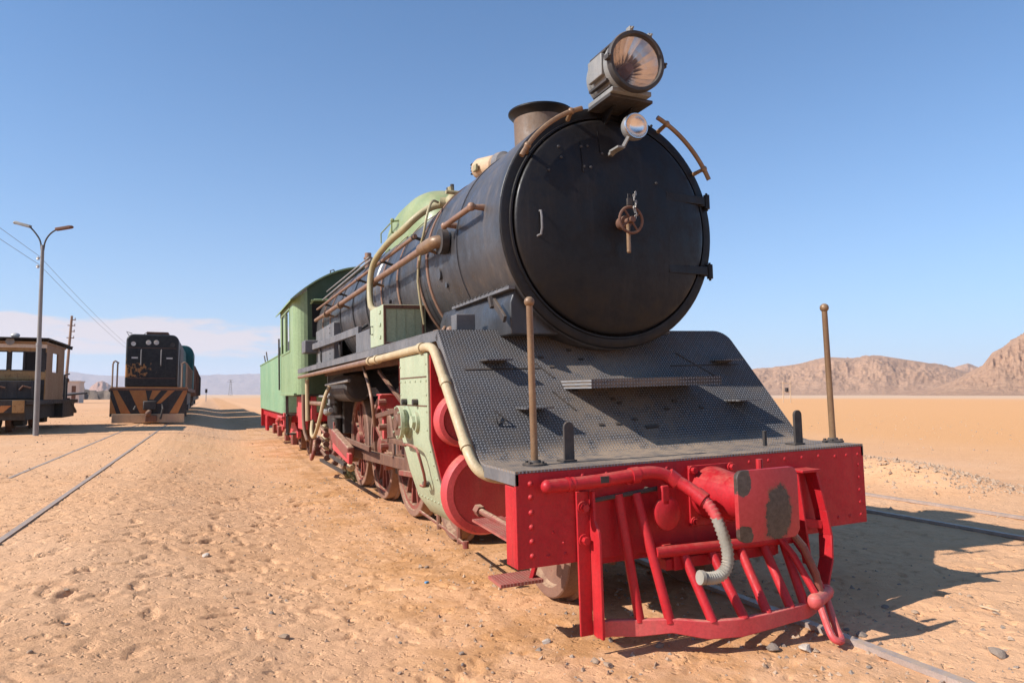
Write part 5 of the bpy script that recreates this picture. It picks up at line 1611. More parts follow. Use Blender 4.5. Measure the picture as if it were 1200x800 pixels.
for yb in (14.6, 18.3):
    bg = MB()
    for sx_ in (-1, 1):
        xa, xb = sorted((sx_ * 0.80, sx_ * 0.88))
        bg.prism([(yb - 1.15, 0.55), (yb - 0.5, 0.75), (yb + 0.5, 0.75), (yb + 1.15, 0.55), (yb + 1.15, 0.42), (yb + 0.4, 0.30), (yb - 0.4, 0.30), (yb - 1.15, 0.42)], 'x', xa, xb)
    bg.build("bogie_frame", "red_faded", tend, 0.01)
    for dy in (-0.8, 0.8):
        for x in (-0.545, 0.545):
            wheel("bogie_wheel", small, x, yb + dy, 0.375, tend, 10)
        MB().bb(-0.98, -0.86, yb + dy - 0.14, yb + dy + 0.14, 0.24, 0.52).build("axle_box", "red_rusty", tend, 0.02)
MB().tube([(-1.1, 12.9, 0.95), (-1.12, 13.1, 0.6), (-1.1, 13.6, 0.5)], 0.05, 10, smooth=1).build("water_hose", "rust_brown", tend)
MB().bb(-1.23, -1.13, 12.85, 13.05, 0.70, 1.0).tube([(-1.26, 12.82, 0.9), (-1.26, 13.9, 0.9)], 0.03, 8).tube([(-1.24, 13.7, 0.88), (-1.24, 14.6, 0.78)], 0.03, 8).build("step_bracket", "red_faded", tend, 0.005)


# =================================================================== tracks
def rail(mb, x0, y0, x1, y1, zf, n=40, w=0.062, h=0.11):
    """rail head, web and foot along a line on the ground; zf gives the height of its top"""
    sec = [(-w / 2, 0), (w / 2, 0), (w / 2, -0.03), (0.009, -0.045), (0.009, -h + 0.02), (0.055, -h), (-0.055, -h), (-0.009, -h + 0.02), (-0.009, -0.045), (-w / 2, -0.03)]
    m = len(sec)
    vs, fs = [], []
    for i in range(n + 1):
        t = i / n
        x, y = x0 + (x1 - x0) * t, y0 + (y1 - y0) * t
        for a, b in sec:
            vs.append((x + a, y, zf(x, y) + b))
    for i in range(n):
        for k in range(m):
            k2 = (k + 1) % m
            fs.append((i * m + k, i * m + k2, (i + 1) * m + k2, (i + 1) * m + k))
    fs += [tuple(reversed(range(m))), tuple(range(n * m, n * m + m))]
    return mb.add(vs, fs)


tr = thing("railway_track", "half buried rails under the steam locomotive", "railway track")
for x in (-0.555, 0.555):
    rail(MB(), x, -14, x, 40, lambda a, b: TILT * a - (0.045 if a < 0 else 0.006), 30).build("rail", "rail_steel", tr, smooth=False)
tr = thing("railway_track", "two worn rails in the sand leading to the black diesel", "railway track")
rail(MB(), -4.265, -8, -4.245, 120, lambda a, b: 0.212, 40, 0.052).build("rail", "rail_steel", tr, smooth=False)
rail(MB(), -5.30, 8.5, -5.25, 120, lambda a, b: 0.207, 40, 0.052).build("rail", "rail_steel", tr, smooth=False)
tr = thing("railway_track", "pair of rails in the sand on the right side behind the shadow", "railway track")
rail(MB(), 5.55, -30, 5.25, 60, lambda a, b: 0.035, 30).build("rail", "rail_steel", tr, smooth=False)
rail(MB(), 4.40, -30, 4.12, 60, lambda a, b: 0.035, 30).build("rail", "rail_steel", tr, smooth=False)


# =================================================================== diesel on the left
die = thing("diesel_locomotive", "black nosed diesel locomotive with orange striped buffer beam on the left track", "locomotive", (-4.90, 27.5, 0.22))
MB().bb(-1.33, 1.33, -0.06, 0.0, 0.30, 1.385).build("headstock", "stripe_black", die, 0.01)
strp = [[(-1.28, 1.37), (-0.95, 0.42), (-0.62, 0.42), (-1.13, 1.37)], [(-1.32, 1.05), (-1.32, 0.42), (-1.10, 0.42)],
        [(-0.72, 1.37), (-0.30, 0.42), (0.05, 0.42), (-0.15, 1.37)], [(0.95, 1.37), (0.55, 0.95), (0.40, 0.80), (0.25, 0.80), (0.70, 1.37)],
        [(1.32, 1.20), (1.02, 0.42), (0.72, 0.42), (1.22, 1.37), (1.32, 1.37)][:5], [(0.45, 1.37), (0.15, 0.95), (0.0, 0.95), (0.12, 1.37)]]
for s in strp:
    MB().prism(s, 'y', -0.068, -0.056).build("stripe", "orange_stripe", die)
MB().bb(-1.25, 1.25, -0.085, -0.02, 0.06, 0.40).build("bumper_board", "beam_tan", die, 0.01)
MB().bb(-0.20, 0.26, -0.20, -0.06, 0.55, 0.90).build("coupler_pocket", "dark_steel", die, 0.04)
MB().bb(-1.36, 1.36, -0.075, 0.0, 1.30, 1.386).build("top_flange", "rust_brown", die, 0.008)
MB().cyl((0.02, -0.42, 0.42), (0.02, -0.1, 0.5), 0.09, None, 12).bb(-0.10, 0.30, -0.34, -0.1, 0.10, 0.36).ball((0.0, -0.4, 0.42), 0.1, 10).build("coupler", "rust_brown", die, 0.02)
MB().tube([(0.45, -0.1, 0.75), (0.5, -0.25, 0.6), (0.42, -0.22, 0.2)], 0.04, 8).tube([(-0.45, -0.1, 0.7), (-0.5, -0.2, 0.55)], 0.04, 8).build("brake_hose", "dark_steel", die)
MB().bb(-1.33, 1.33, -0.05, 0.95, 1.386, 1.43).build("front_deck", "orange_stripe", die, 0.006)
# rounded nose and hood
def hood(mb, w, z0, z1, rc, y0, y1):
    p = [(-w, z0)] + [(-w + rc - rc * math.cos(R(a)), z1 - rc + rc * math.sin(R(a))) for a in np.linspace(0, 90, 7)] + [(w - rc + rc * math.sin(R(a)), z1 - rc + rc * math.cos(R(a))) for a in np.linspace(0, 90, 7)] + [(w, z0)]
    return mb.prism(p, 'y', y0, y1)
MB().cyl((0, 0, 0), (0, 0.001, 0), 0.001)
nose = hood(MB(), 0.94, 1.43, 3.53, 0.26, 0.75, 1.9).build("nose", "nose_flaked", die, 0.06)
hood(MB(), 0.935, 1.43, 3.525, 0.26, 1.9, 7.0).build("long_hood", "stripe_black", die, 0.02)
hood(MB(), 0.934, 1.43, 3.52, 0.26, 7.0, 10.8).build("long_hood", "teal_paint", die, 0.02)
for y in np.arange(2.1, 10.5, 1.05):
    MB().bb(0.936, 0.960, y, y + 0.95, 1.50, 3.05).build("hood_door", "teal_paint" if y > 6 else "stripe_black", die, 0.01)
hood(MB(), 1.30, 1.43, 3.75, 0.45, 10.8, 13.6).build("cab", "teal_paint", die, 0.04)
MB().bb(1.301, 1.315, 11.3, 12.2, 2.4, 3.1).build("cab_window", "dark_void", die)
hood(MB(), 0.94, 1.43, 3.4, 0.34, 13.6, 16.5).build("short_hood", "teal_paint", die, 0.05)
MB().bb(-0.28, 0.52, 1.3, 2.4, 3.53, 3.68).build("roof_vent", "rust_brown", die, 0.02)
for x, z, r in ((-0.15, 3.20, 0.075), (0.13, 3.21, 0.075)):
    MB().lathe((x, 0.75, z), (0, -1, 0), [(0, r + 0.02), (0.03, r + 0.02), (0.035, r), (0.01, r * 0.8), (0.0, 0)], 18).build("headlight", "porcelain", die)
for x in (-0.68, 0.72):
    MB().lathe((x, 0.75, 3.14), (0, -1, 0), [(0, 0.085), (0.06, 0.085), (0.06, 0.05), (0.03, 0)], 16).build("marker_light", "porcelain" if x < 0 else "dark_steel", die)
for z in (1.78, 2.98):
    MB().bb(-0.86, 0.86, 0.742, 0.752, z, z + 0.018).build("panel_joint", "rust_brown", die)
for x in (-0.50, 0.48):
    MB().bb(x - 0.007, x + 0.007, 0.742, 0.752, 1.80, 2.98).build("panel_joint", "stripe_black", die)
for x in (-0.39, 0.32):
    MB().tube([(x, 0.74, 2.30), (x, 0.66, 2.32), (x, 0.66, 2.90), (x, 0.74, 2.92)], 0.022, 8).build("grab_bar", "galvanised", die)
for x in (-0.62, 0.62):
    MB().bb(x - 0.11, x + 0.11, 0.735, 0.752, 2.56, 2.62).build("emblem_bar", "porcelain", die)
for x in (-1.28, -1.12, 1.12, 1.28):
    MB().tube([(x, -0.02, 1.43), (x, -0.02, 2.30), (x * 0.97, -0.02, 2.38)], 0.03, 8).build("hand_post", "wood_pole", die)
MB().tube([(-1.28, -0.02, 2.36), (-1.20, -0.02, 2.42), (-1.12, -0.02, 2.36)], 0.03, 8).build("hand_loop", "wood_pole", die)
MB().tube([(1.28, -0.02, 2.36), (1.20, -0.02, 2.42), (1.12, -0.02, 2.36)], 0.03, 8).build("hand_loop", "wood_pole", die)
for y in np.arange(1.2, 10.6, 1.6):
    MB().cyl((1.28, y, 1.43), (1.28, y, 2.35), 0.022, None, 6).build("rail_post", "wood_pole", die)
MB().tube([(1.28, 0.0, 2.36), (1.28, 10.7, 2.36)], 0.022, 6).build("hand_rail", "wood_pole", die)
MB().bb(-1.33, 1.33, 0.95, 16.6, 1.26, 1.425).build("deck", "rust_brown", die, 0.01)
MB().tube([(-0.85, 0.9, 3.45), (-0.95, 0.85, 3.62), (-0.75, 0.85, 3.55)], 0.015, 6).tube([(-0.35, 0.9, 3.52), (-0.2, 0.85, 3.64)], 0.015, 6).build("horn", "dark_steel", die)
MB().bb(-1.1, 1.1, 0.5, 16.0, 0.62, 1.25).build("underframe", "dark_steel", die, 0.02)
for yb in (3.2, 13.6):
    MB().bb(-1.1, 1.1, yb - 1.9, yb + 1.9, 0.30, 0.62).build("bogie_frame", "dark_steel", die, 0.03)
    for dy in (-1.35, 0, 1.35):
        for x in (-0.52, 0.52):
            wheel("wheel", small, x, yb + dy, 0.40, die, 0)
MB().bb(-1.05, 1.05, 6.2, 10.6, 0.25, 0.62).build("fuel_tank", "dark_steel", die, 0.06)

# wagons coupled behind the diesel
for k, (y, c, lab) in enumerate(((45.5, "rust_brown", "dark covered wagon directly behind the diesel"), (58.5, "dark_steel", "second dark wagon at the end of the row behind the diesel"))):
    wg = thing("freight_wagon", lab, "wagon", (-4.88, y, 0.22), (0, 0, 0), "wagons coupled behind the diesel")
    hood(MB(), 1.30, 1.05, 3.0 - 0.15 * k, 0.22, 0, 11.5).build("body", c, wg, 0.02)
    for yy in np.arange(0.4, 11.4, 1.35):
        MB().bb(1.30, 1.35, yy, yy + 0.08, 1.05, 2.7).build("body_rib", c, wg)
    MB().bb(-1.2, 1.2, 0.1, 11.4, 0.75, 1.04).build("underframe", "dark_steel", wg, 0.01)
    for yb in (1.8, 9.7):
        MB().bb(-0.95, 0.95, yb - 1.1, yb + 1.1, 0.28, 0.70).build("bogie_frame", "dark_steel", wg, 0.03)
        for dy in (-0.8, 0.8):
            for x in (-0.52, 0.52):
                wheel("wheel", small, x, yb + dy, 0.375, wg, 0)

# =================================================================== ochre shunter at the left edge
sh = thing("shunting_locomotive", "weathered ochre shunter with three cab windows at the left edge", "locomotive", (-8.95, 22.6, 0.2))
W2 = 1.48
bx = MB()
# front wall with three openings
ws = [(0.04, 0.45), (0.58, 0.87), (0.93, 1.22)]
zb0, zb1 = 1.92, 2.46
edges = [-W2] + [e for w in ws for e in w] + [W2]
for a, b in zip(edges[0::2], edges[1::2]):
    MB().bb(a, b, 0, 0.05, zb0, zb1).build('window_pillar', 'stripe_black', sh)
bx.bb(-W2, W2, 0, 0.05, 1.0, zb0)
bx.bb(-W2, W2, 0, 0.05, zb1, 2.72)
bx.build("cab_front", "yellow_ochre", sh, 0.004)
MB().bb(-W2 - 0.01, W2 + 0.01, -0.03, -0.002, 2.60, 2.715).build("roof_fascia", "plaster", sh, 0.004)
MB().bb(W2 - 0.16, W2 - 0.02, -0.02, -0.002, 1.0, 2.6).build("corner_post", "stripe_black", sh, 0.004)
MB().lathe((-0.15, -0.12, 2.74), (0, -1, 0), [(-0.1, 0.05), (0, 0.10), (0.05, 0.105), (0.055, 0.09), (0.02, 0)], 16).build("headlight", "lamp_grey", sh)
sd = MB()
sd.bb(W2 - 0.05, W2, 0.051, 1.0, 1.0, 2.72).bb(W2 - 0.05, W2, 1.0, 2.2, 1.0, 1.88).bb(W2 - 0.05, W2, 1.9, 3.0, 1.88, 2.72).bb(W2 - 0.05, W2, 1.0, 1.9, 2.50, 2.72).bb(W2 - 0.05, W2, 2.2, 3.0, 1.0, 1.88)
sd.bb(-W2, -W2 + 0.05, 0.051, 3.0, 1.0, 1.9).bb(-W2, -W2 + 0.05, 0.051, 0.5, 1.9, 2.72).bb(-W2, -W2 + 0.05, 2.6, 3.0, 1.9, 2.72).bb(-W2, W2, 2.95, 3.0, 1.0, 1.9).bb(-W2, -0.9, 2.95, 3.0, 1.9, 2.72).bb(1.36, W2, 2.95, 3.0, 1.9, 2.72)
sd.build("cab_side", "tan_cab", sh, 0.004)
for a, b in ws:
    MB().bb(a - 0.03, a, -0.012, 0.05, zb0 - 0.03, zb1 + 0.03).bb(b, b + 0.03, -0.012, 0.05, zb0 - 0.03, zb1 + 0.03).bb(a, b, -0.012, 0.05, zb0 - 0.03, zb0).bb(a, b, -0.012, 0.05, zb1, zb1 + 0.03).build("window_frame", "stripe_black", sh)
MB().bb(0.93, 1.22, 0.02, 0.03, zb0, zb1).build("window_pane", "dark_void", sh)
MB().bb(-W2 - 0.02, W2 + 0.02, -0.10, 3.15, 2.722, 2.80).build("roof", "tan_cab", sh, 0.02)
for yy in (0.2, 1.4, 2.8):
    MB().bb(-W2, W2, yy, yy + 0.06, 2.80, 2.86).build("rack_bearer", "dark_steel", sh)
for xx in (-1.0, -0.35, 0.3, 0.95):
    MB().tube([(xx, -0.62, 1.30), (xx + 0.1, -0.70, 1.42), (xx + 0.3, -0.68, 1.36)], 0.03, 6).build("hose", "rust_brown", sh)
MB().bb(-W2 - 0.1, W2 + 0.10, -0.30, 3.3, 2.86, 2.90).bar((1.2, 3.2, 2.9), (1.65, 3.4, 2.80), 0.03, 0.12).build("roof_rack", "stripe_black", sh)
MB().lathe((0.55, -0.12, 2.78), (0, -1, 0), [(-0.1, 0.05), (0, 0.11), (0.05, 0.12), (0.055, 0.10), (0.02, 0)], 16).build("headlight", "galvanised", sh)
MB().ball((0.62, 0.1, 2.98), 0.10, 12, (1.3, 1, 0.8)).build("beacon", "porcelain", sh)
MB().bb(-W2, W2, -0.04, -0.002, 1.62, 1.86).build("waist_panel", "yellow_ochre", sh, 0.006)
MB().bb(-W2 + 0.05, 1.25, -0.60, -0.01, 1.02, 1.58).build("radiator", "stripe_black", sh, 0.03)
for k in range(9):
    MB().bb(-1.3 + 0.27 * k, -1.28 + 0.27 * k, -0.615, -0.60, 1.06, 1.54).build("grille_bar", "dark_steel", sh)
MB().bb(-W2 - 0.05, W2 - 0.25, -1.25, -1.2, 0.62, 1.0).build("headstock", "stripe_black", sh, 0.01)
for x in (-1.25, -0.75, -0.25, 0.10, 0.45):
    MB().prism([(x, 0.64), (x + 0.25, 0.64), (x + 0.45, 0.84), (x + 0.2, 0.84)], 'y', -1.262, -1.251).build("stripe", "orange_stripe", sh)
MB().bb(0.92, 1.22, -1.265, -1.251, 0.63, 0.99).build("step_panel", "yellow_ochre", sh, 0.004)
MB().bb(-W2, W2, -1.2, 6.2, 0.86, 0.99).build("deck", "stripe_black", sh, 0.01)
MB().bb(-1.2, 1.2, -1.0, 5.8, 0.40, 0.86).build("underframe", "dark_steel", sh, 0.02)
MB().bb(-1.4, -0.5, -1.1, -0.4, 0.1, 0.6).build("step_box", "rust_brown", sh, 0.02)
MB().bb(1.05, 1.45, 3.3, 5.6, 0.35, 0.95).bar((1.0, 3.4, 1.10), (1.6, 5.9, 1.22), 0.5, 0.06).bar((1.35, 4.6, 1.0), (1.4, 5.9, 0.5), 0.2, 0.1).build("side_tank", "dark_steel", sh, 0.02)
MB().tube([(1.48, 3.2, 1.0), (1.48, 3.2, 1.85), (1.5, 3.9, 1.9)], 0.03, 8).tube([(1.48, 3.6, 1.0), (1.48, 3.6, 1.75)], 0.04, 8).build("hand_rail", "stripe_black", sh)
for y in (0.6, 3.6):
    for x in (-0.52, 0.52):
        wheel("wheel", small, x, y, 0.375, sh, 0)
for y in (0.6, 3.6):
    MB().bb(0.62, 0.9, y - 0.3, y + 0.3, 0.2, 0.55).build("axle_box", "dark_steel", sh, 0.03)

# =================================================================== poles, lamp, hut
GL = gz(-7.27, 20.7)
lampx, lampy = -7.29, 20.67
sl = thing("street_lamp", "grey double armed street lamp leaning slightly beside the ochre shunter", "street lamp", (lampx, lampy, 0.18), (0, R(-0.6), 0))
MB().cyl((0, 0, -0.05), (0, 0, 2.6), 0.075, 0.068, 14).cyl((0, 0, 2.6), (0, 0, 5.5), 0.058, 0.045, 14).cyl((0, 0, 2.57), (0, 0, 2.65), 0.078, None, 14).build("pole", "galvanised", sl)
ax_ = Vector((0.93, -0.36, 0))
for s, L, dz in ((-1, 0.72, 0.14), (1, 0.74, 0.06)):
    d = ax_ * s
    pts = [Vector((0, 0, 5.35)) + d * 0.03, Vector((0, 0, 5.62)) + d * 0.06, Vector((0, 0, 5.84)) + d * 0.20, Vector((0, 0, 5.90 + dz)) + d * 0.38]
    MB().tube(pts, 0.022, 8, smooth=2).build("arm", "dark_steel", sl)
    a, b = pts[-1], pts[-1] + d * 0.40 + Vector((0, 0, 0.12 if s < 0 else 0.07))
    MB().bar(a - d * 0.02, b, 0.12, 0.085).ball(b, 0.062, 10, (1.4, 1, .8)).build("lamp_head", "lamp_grey" if s < 0 else "rust_brown", sl, 0.015)
for z in (5.12, 4.88):
    MB().cyl((0, 0, z), (-0.10, 0.04, z), 0.012, None, 6).build("insulator_bracket", "dark_steel", sl)
    MB().lathe((-0.11, 0.045, z - 0.05), (0, 0, 1), [(0, 0.02), (0.01, 0.045), (0.04, 0.035), (0.06, 0.045), (0.09, 0.02), (0.10, 0)], 12).build("insulator", "porcelain", sl)


def cable(name, label, a, b, sag, group=None):
    pts = []
    for i in range(41):
        t = i / 40
        p = Vector(a) * (1 - t) + Vector(b) * t
        p.z -= sag * 4 * t * (1 - t)
        pts.append(p)
    o = MB().tube(pts, 0.0055, 5).build(name, "wire_black", None)
    return tag(o, label, "cable", group)


cable("overhead_wire", "upper wire from the street lamp out to the left", (-7.40, 20.7, 5.34), (-7.7, -22, 5.6), 0.25)
cable("overhead_wire", "lower wire from the street lamp out to the left", (-7.40, 20.7, 5.10), (-7.7, -22, 5.2), 0.25)
cable("overhead_wire", "upper wire from the street lamp running back above the diesel", (-7.40, 20.7, 5.34), (-8.2, 95, 5.2), 0.8)
cable("overhead_wire", "lower wire from the street lamp running back above the diesel", (-7.40, 20.7, 5.10), (-8.2, 95, 4.9), 0.8)

up = thing("utility_pole", "thin brown wooden utility pole leaning right behind the shunter", "utility pole", (-12.95, 60, 0.1), (0, R(2.2), 0))
MB().cyl((0, 0, -0.1), (0, 0, 7.3), 0.12, 0.085, 10).build("pole", "wood_pole", up)
for k, z in enumerate((7.0, 6.55, 6.1, 5.6)):
    MB().bb(-0.22 if k % 2 else -0.05, 0.28, -0.05, 0.05, z - 0.03, z + 0.03).build("cross_arm", "wood_pole", up)
    MB().cyl((0.24, 0, z), (0.24, 0, z + 0.16), 0.05, 0.03, 8).build("insulator", "porcelain", up)
MB().ball((0.05, -0.12, 2.35), 0.2, 12).cyl((0, -0.1, 2.35), (0.05, -0.34, 2.35), 0.16, None, 12).build("siren", "rust_brown", up)

hut = thing("hut", "small pale flat roofed hut beyond the shunter", "building", (-20.5, 109, 0.05))
MB().bb(-2.9, 1.45, 0, 4, -0.1, 3.0).build("wall", "plaster", hut, 0.02)
MB().bb(-3.0, 1.55, -0.1, 4.1, 3.0, 3.18).build("roof", "plaster", hut, 0.02)
MB().bb(0.55, 1.05, -0.01, 0.02, 0.0, 2.5).build("door", "rust_brown", hut)
MB().bb(-1.3, -0.6, -0.01, 0.02, 1.3, 2.2).build("window", "dark_void", hut)

emb = MB()
vs, fs = [], []
n = 60
for i in range(n + 1):
    t = i / n
    x = -46 + 34 * t
    h = 3.0 * (0.9 + 0.05 * math.sin(i * 1.7) + 0.07 * math.sin(i * 0.63)) * min(1, 10 * t, 9 * (1 - t) + 0.05)
    for yy, k in ((-5, 0.0), (-2.2, 0.72), (0, 1.0), (2.5, 0.8), (6, 0)):
        vs.append((x + 0.5 * math.sin(i * 2.1 + yy), 240 + yy + 0.6 * math.sin(i * 0.9), -0.1 + h * k * (1 + 0.03 * math.sin(i * 3.3 + yy))))
for i in range(n):
    for k in range(4):
        fs.append((i * 5 + k, i * 5 + k + 1, (i + 1) * 5 + k + 1, (i + 1) * 5 + k))
emb.v = []
for (x, y, z) in vs:
    emb.v.append((x - 14, y, z))
emb.f = fs
tag(emb.build("embankment", "embankment_soil", None, angle=80), "low dark bank of spoil behind the diesel", kind="structure")

sg = thing("railway_signal", "tiny black signal head on a post far up the line", "signal", (-3.3, 140, 0.0))
MB().cyl((0, 0, -0.2), (0, 0, 2.2), 0.06, None, 8).build("post", "galvanised", sg)
MB().bb(-0.2, 0.2, -0.1, 0.1, 1.7, 2.4).build("signal_head", "stripe_black", sg, 0.04)
ty = thing("lattice_pylon", "distant steel lattice pylon on the horizon left of the tender", "pylon", (20, 900, -1))
pm = MB()
for sx_ in (-1, 1):
    for sy_ in (-1, 1):
        pm.bar((sx_ * 2.2, sy_ * 2.2, 0), (sx_ * 0.4, sy_ * 0.4, 20), 0.25, 0.25)
for k in range(6):
    z0_, z1_ = k * 3.2, (k + 1) * 3.2
    w0, w1 = 2.2 - 1.8 * z0_ / 20, 2.2 - 1.8 * z1_ / 20
    pm.bar((-w0, -w0, z0_), (w1, -w1, z1_), 0.18, 0.18).bar((w0, -w0, z0_), (-w1, -w1, z1_), 0.18, 0.18)
pm.build("lattice_mast", "galvanised", ty)
MB().bar((-3.5, 0, 17), (3.5, 0, 17), 0.3, 0.3).bar((-2.8, 0, 19.4), (2.8, 0, 19.4), 0.3, 0.3).build("cross_arm", "galvanised", ty)

hp_ = thing("h_frame_pole", "pale twin legged pole with cross bars out on the orange plain", "utility pole", (88.6, 91.5, -0.3))
dd = Vector((0.92, -0.39, 0))
for s in (-0.62, 0.62):
    MB().cyl(dd * s + Vector((0, 0, -0.3)), dd * s + Vector((0, 0, 4.0)), 0.09, 0.07, 8).build("leg", "beam_tan", hp_)
MB().bar(dd * -0.75 + Vector((0, 0, 3.6)), dd * 0.75 + Vector((0, 0, 3.6)), 0.10, 0.12).bar(dd * -0.62 + Vector((0, 0, 2.1)), dd * 0.62 + Vector((0, 0, 2.1)), 0.08, 0.10).build("cross_bar", "beam_tan", hp_)
MB().box(Vector((0, 0, 2.5)), (0.5, 0.4, 0.7)).build("transformer", "dark_steel", hp_, 0.03)


# =================================================================== stones and litter
def rock_mesh(name, mat, seed, sub=2):
    bm = bmesh.new()
    bmesh.ops.create_icosphere(bm, subdivisions=sub, radius=1.0)
    rr_ = random.Random(seed)
    planes = [(Vector((rr_.gauss(0, 1), rr_.gauss(0, 1), rr_.gauss(0, 1))).normalized(), rr_.uniform(0.45, 0.85)) for _ in range(9)]
    for v in bm.verts:
        for n, d in planes:
            k = v.co.dot(n)
            if k > d:
                v.co -= n * (k - d)
        v.co *= rr_.uniform(0.94, 1.06)
        v.co.z *= 0.72
    me_ = bpy.data.meshes.new(name)
    bm.to_mesh(me_)
    bm.free()
    me_.materials.append(MATS[mat])
    return me_


rocks_t = [rock_mesh("stone", "stone_tan", 100 + i) for i in range(5)]
rocks_w = [rock_mesh("stone", "stone_white", 300 + i) for i in range(3)]
rocks_g = [rock_mesh("stone", "stone_grey", 200 + i) for i in range(4)]


def stone(x, y, s, tan=True, label=None, group=None, flat=0.8):
    src = rocks_w if tan == 'w' else (rocks_t if tan else rocks_g)
    o = bpy.data.objects.new("stone", random.choice(src))
    COL.objects.link(o)
    o.location = (x, y, hz(x, y) + s * 0.22)
    o.rotation_euler = (random.uniform(-.3, .3), random.uniform(-.3, .3), random.uniform(0, 6.28))
    o.scale = (s * random.uniform(0.8, 1.25), s * random.uniform(0.7, 1.0), s * flat * random.uniform(0.7, 1.1))
    tag(o, label, "stone", group)
    return o


def gpt(px, py):
    d = f_ * FPX + r_ * (px - 600) - u_ * (py - 400)
    t = -CAMP.z / d.z
    p = CAMP + d * t
    for _ in range(3):
        t = (hz(p.x, p.y) - CAMP.z) / d.z
        p = CAMP + d * t
    return p


named = [(640, 753, 0.030, "w", "pale tan stone on the sand left of the cowcatcher"), (697, 775, 0.030, True, "angular brown stone lying in front of the cowcatcher post"),
         (713, 781, 0.032, True, "reddish stone right of the angular brown one at the bottom of the picture"), (773, 757, 0.040, False, "upright grey stone just under the cowcatcher bar"),
         (945, 762, 0.055, "w", "pale flat stone in front of the hanging coupling"), (905, 762, 0.05, False, "grey chipped stone under the right part of the cowcatcher"),
         (242, 652, 0.040, "w", "whitish lump alone on the open sand at left"), (541, 766, 0.022, False, "small blue grey stone on the sand at bottom centre"),
         (318, 719, 0.022, False, "dark pebble on the left foreground sand nearest the bottom edge"), (333, 747, 0.035, True, "brown stone on the left foreground sand below the dark pebble"),
         (500, 665, 0.022, False, "dark stone between the pony wheel and the open sand"), (623, 683, 0.03, True, "tan stone beside the front bogie wheel"),
         (1170, 769, 0.05, False, "grey flat stone at the lower right edge"), (1010, 745, 0.03, False, "dark stone beside the right front rail end")]
for px, py, s, tn, lab in named:
    p = gpt(px, py)
    stone(p.x, p.y, s, tn, lab)
for k in range(46):
    px, py = rng.uniform(420, 1190), rng.uniform(600, 795)
    p = gpt(px, py)
    stone(p.x, p.y, rng.uniform(0.012, 0.028), rng.random() < 0.6, "small loose stone lying on the sand near the steam locomotive", "loose stones around the steam locomotive")
for k in range(18):
    px, py = rng.uniform(10, 420), rng.uniform(560, 790)
    p = gpt(px, py)
    stone(p.x, p.y, rng.uniform(0.008, 0.020), rng.random() < 0.5, "small pebble lying on the trodden sand at left", "pebbles on the open sand")


def scatter(name, label, pts, mat, smin, smax, seed):
    rr_ = np.random.default_rng(seed)
    base = np.array([(1, 0, -.5), (-1, 0.1, -.5), (0, 1, -.4), (0.1, -1, -.5), (0.1, 0.1, 0.9), (0.3, -0.4, 0.7)], float)
    faces = [(0, 2, 4), (2, 1, 4), (1, 3, 5), (3, 0, 5), (0, 4, 5), (1, 5, 4)]
    V, F = [], []
    for i, (x, y) in enumerate(pts):
        s = smin + (smax - smin) * rr_.random() ** 2.5
        q = rr_.random() * 6.28
        c, sn = math.cos(q), math.sin(q)
        b = base * (s * rr_.uniform(0.6, 1.2, 3)) * np.array([1, 0.8, 0.7]) + rr_.normal(0, s * 0.18, (6, 3))
        z = hz(x, y)
        o_ = len(V)
        V += [(x + c * p[0] - sn * p[1], y + sn * p[0] + c * p[1], z + p[2] + s * 0.15) for p in b]
        F += [tuple(k + o_ for k in f) for f in faces]
    mb = MB()
    mb.v, mb.f = V, F
    o = mb.build(name, mat, None, smooth=False)
    return tag(o, label, kind="stuff")


pts = []
while len(pts) < 5200:
    x, y = rng.uniform(-3.2, 3.6), rng.uniform(-2.0, 9)
    d = abs(x + 0.2)
    if rng.random() < math.exp(-(d / 1.6) ** 2) * (0.5 + 0.5 * (x > 0) + 0.3):
        pts.append((x, y))
scatter("gravel", "fine gravel and grit strewn along the engine's track", pts[:3600], "stone_tan", 0.003, 0.024, 1)
scatter("gravel", "dark clinker grit strewn along the engine's track", pts[3600:], "stone_grey", 0.003, 0.022, 2)
pts = [(rng.normal(7.6, 0.42) + 0.12 * (t - 6), t) for t in rng.uniform(2.8, 11, 3200)]
scatter("ballast_gravel", "strip of loose ballast stones beyond the right hand rails", pts, "stone_tan", 0.010, 0.05, 3)
pts = [(rng.uniform(-6.4, -1.2), rng.uniform(-2.2, 9)) for _ in range(2200)]
scatter("grit", "scattered dark grit on the trodden sand", pts, "stone_tan", 0.002, 0.009, 4)
pts = [(rng.uniform(4, 40), rng.uniform(-4, 45)) for _ in range(2500)]
scatter("grit", "sparse pebbles on the orange plain", pts, "stone_tan", 0.01, 0.05, 5)
pts = [(rng.uniform(-12, -0.9), 8 + 50 * rng.random() ** 1.6) for _ in range(2500)]
scatter("grit", "sparse pebbles between the sidings", pts, "stone_tan", 0.008, 0.035, 6)

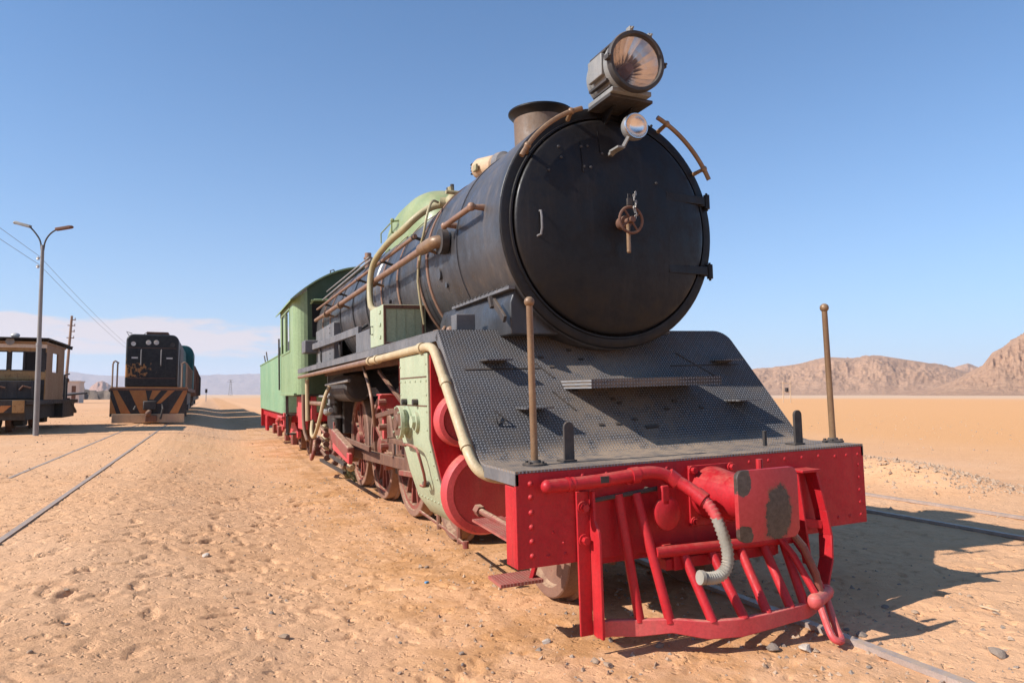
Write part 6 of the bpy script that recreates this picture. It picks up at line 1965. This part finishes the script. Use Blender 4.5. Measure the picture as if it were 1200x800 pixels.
p0, p1 = gpt(1148, 713), gpt(1172, 718)
o = MB().bar(p0 + Vector((0, 0, 0.02)), p1 + Vector((0, 0, 0.012)), 0.018, 0.010).build("wood_splinter", "beam_tan", None, 0.003)
tag(o, "pale wooden splinter on the sand past the engine's shadow", "litter")
p = gpt(500, 683)
o = MB().box(p + Vector((0, 0, 0.008)), (0.03, 0.02, 0.012), Matrix.Rotation(0.5, 3, 'Z')).build("plastic_scrap", "litter_blue", None, 0.002)
tag(o, "tiny blue scrap of plastic on the sand", "litter")


def weed(x, y, label, n=60, h=0.22):
    z = hz(x, y)
    mb = MB()
    rr_ = random.Random(int(x * 100))
    for k in range(n):
        q = rr_.uniform(0, 6.28)
        t = rr_.uniform(0.1, 1.0)
        b = Vector((x + 0.03 * math.cos(q), y + 0.03 * math.sin(q), z - 0.01))
        m_ = b + Vector((math.cos(q) * t * 0.14, math.sin(q) * t * 0.14, h * rr_.uniform(0.3, 0.7)))
        e = m_ + Vector((math.cos(q) * t * 0.10, math.sin(q) * t * 0.10, h * rr_.uniform(-0.05, 0.3)))
        w = Vector((-math.sin(q), math.cos(q), 0)) * 0.006
        o_ = [b - w, b + w, m_ + w, m_ - w, e]
        mb.add(o_, [(0, 1, 2, 3), (3, 2, 4)])
    return tag(mb.build("weed", "dry_weed", None, smooth=False), label, "weed")


p = gpt(408, 560)
weed(p.x, p.y, "dry tuft of weed beside the driving wheels", 80, 0.26)
p = gpt(428, 563)
weed(p.x - 0.15, p.y, "smaller dry tuft of weed nearer the front driving wheel", 50, 0.2)

# =================================================================== air
hb = MB().bb(-15500, 15500, -15500, 15500, -3.0, 370.0)
t = bpy.data.materials.new("haze_air")
t.use_nodes = True
t.node_tree.nodes.clear()
ho = t.node_tree.nodes.new("ShaderNodeOutputMaterial")
hv = t.node_tree.nodes.new("ShaderNodeVolumePrincipled")
hv.inputs["Color"].default_value = (0.78, 0.86, 1.0, 1)
hv.inputs["Density"].default_value = 0.00006
hv.inputs["Anisotropy"].default_value = 0.1
t.node_tree.links.new(hv.outputs[0], ho.inputs["Volume"])
MATS["haze_air"] = t
o = hb.build("haze", "haze_air", None, smooth=False)
tag(o, "pale dusty air over the whole plain", kind="stuff")
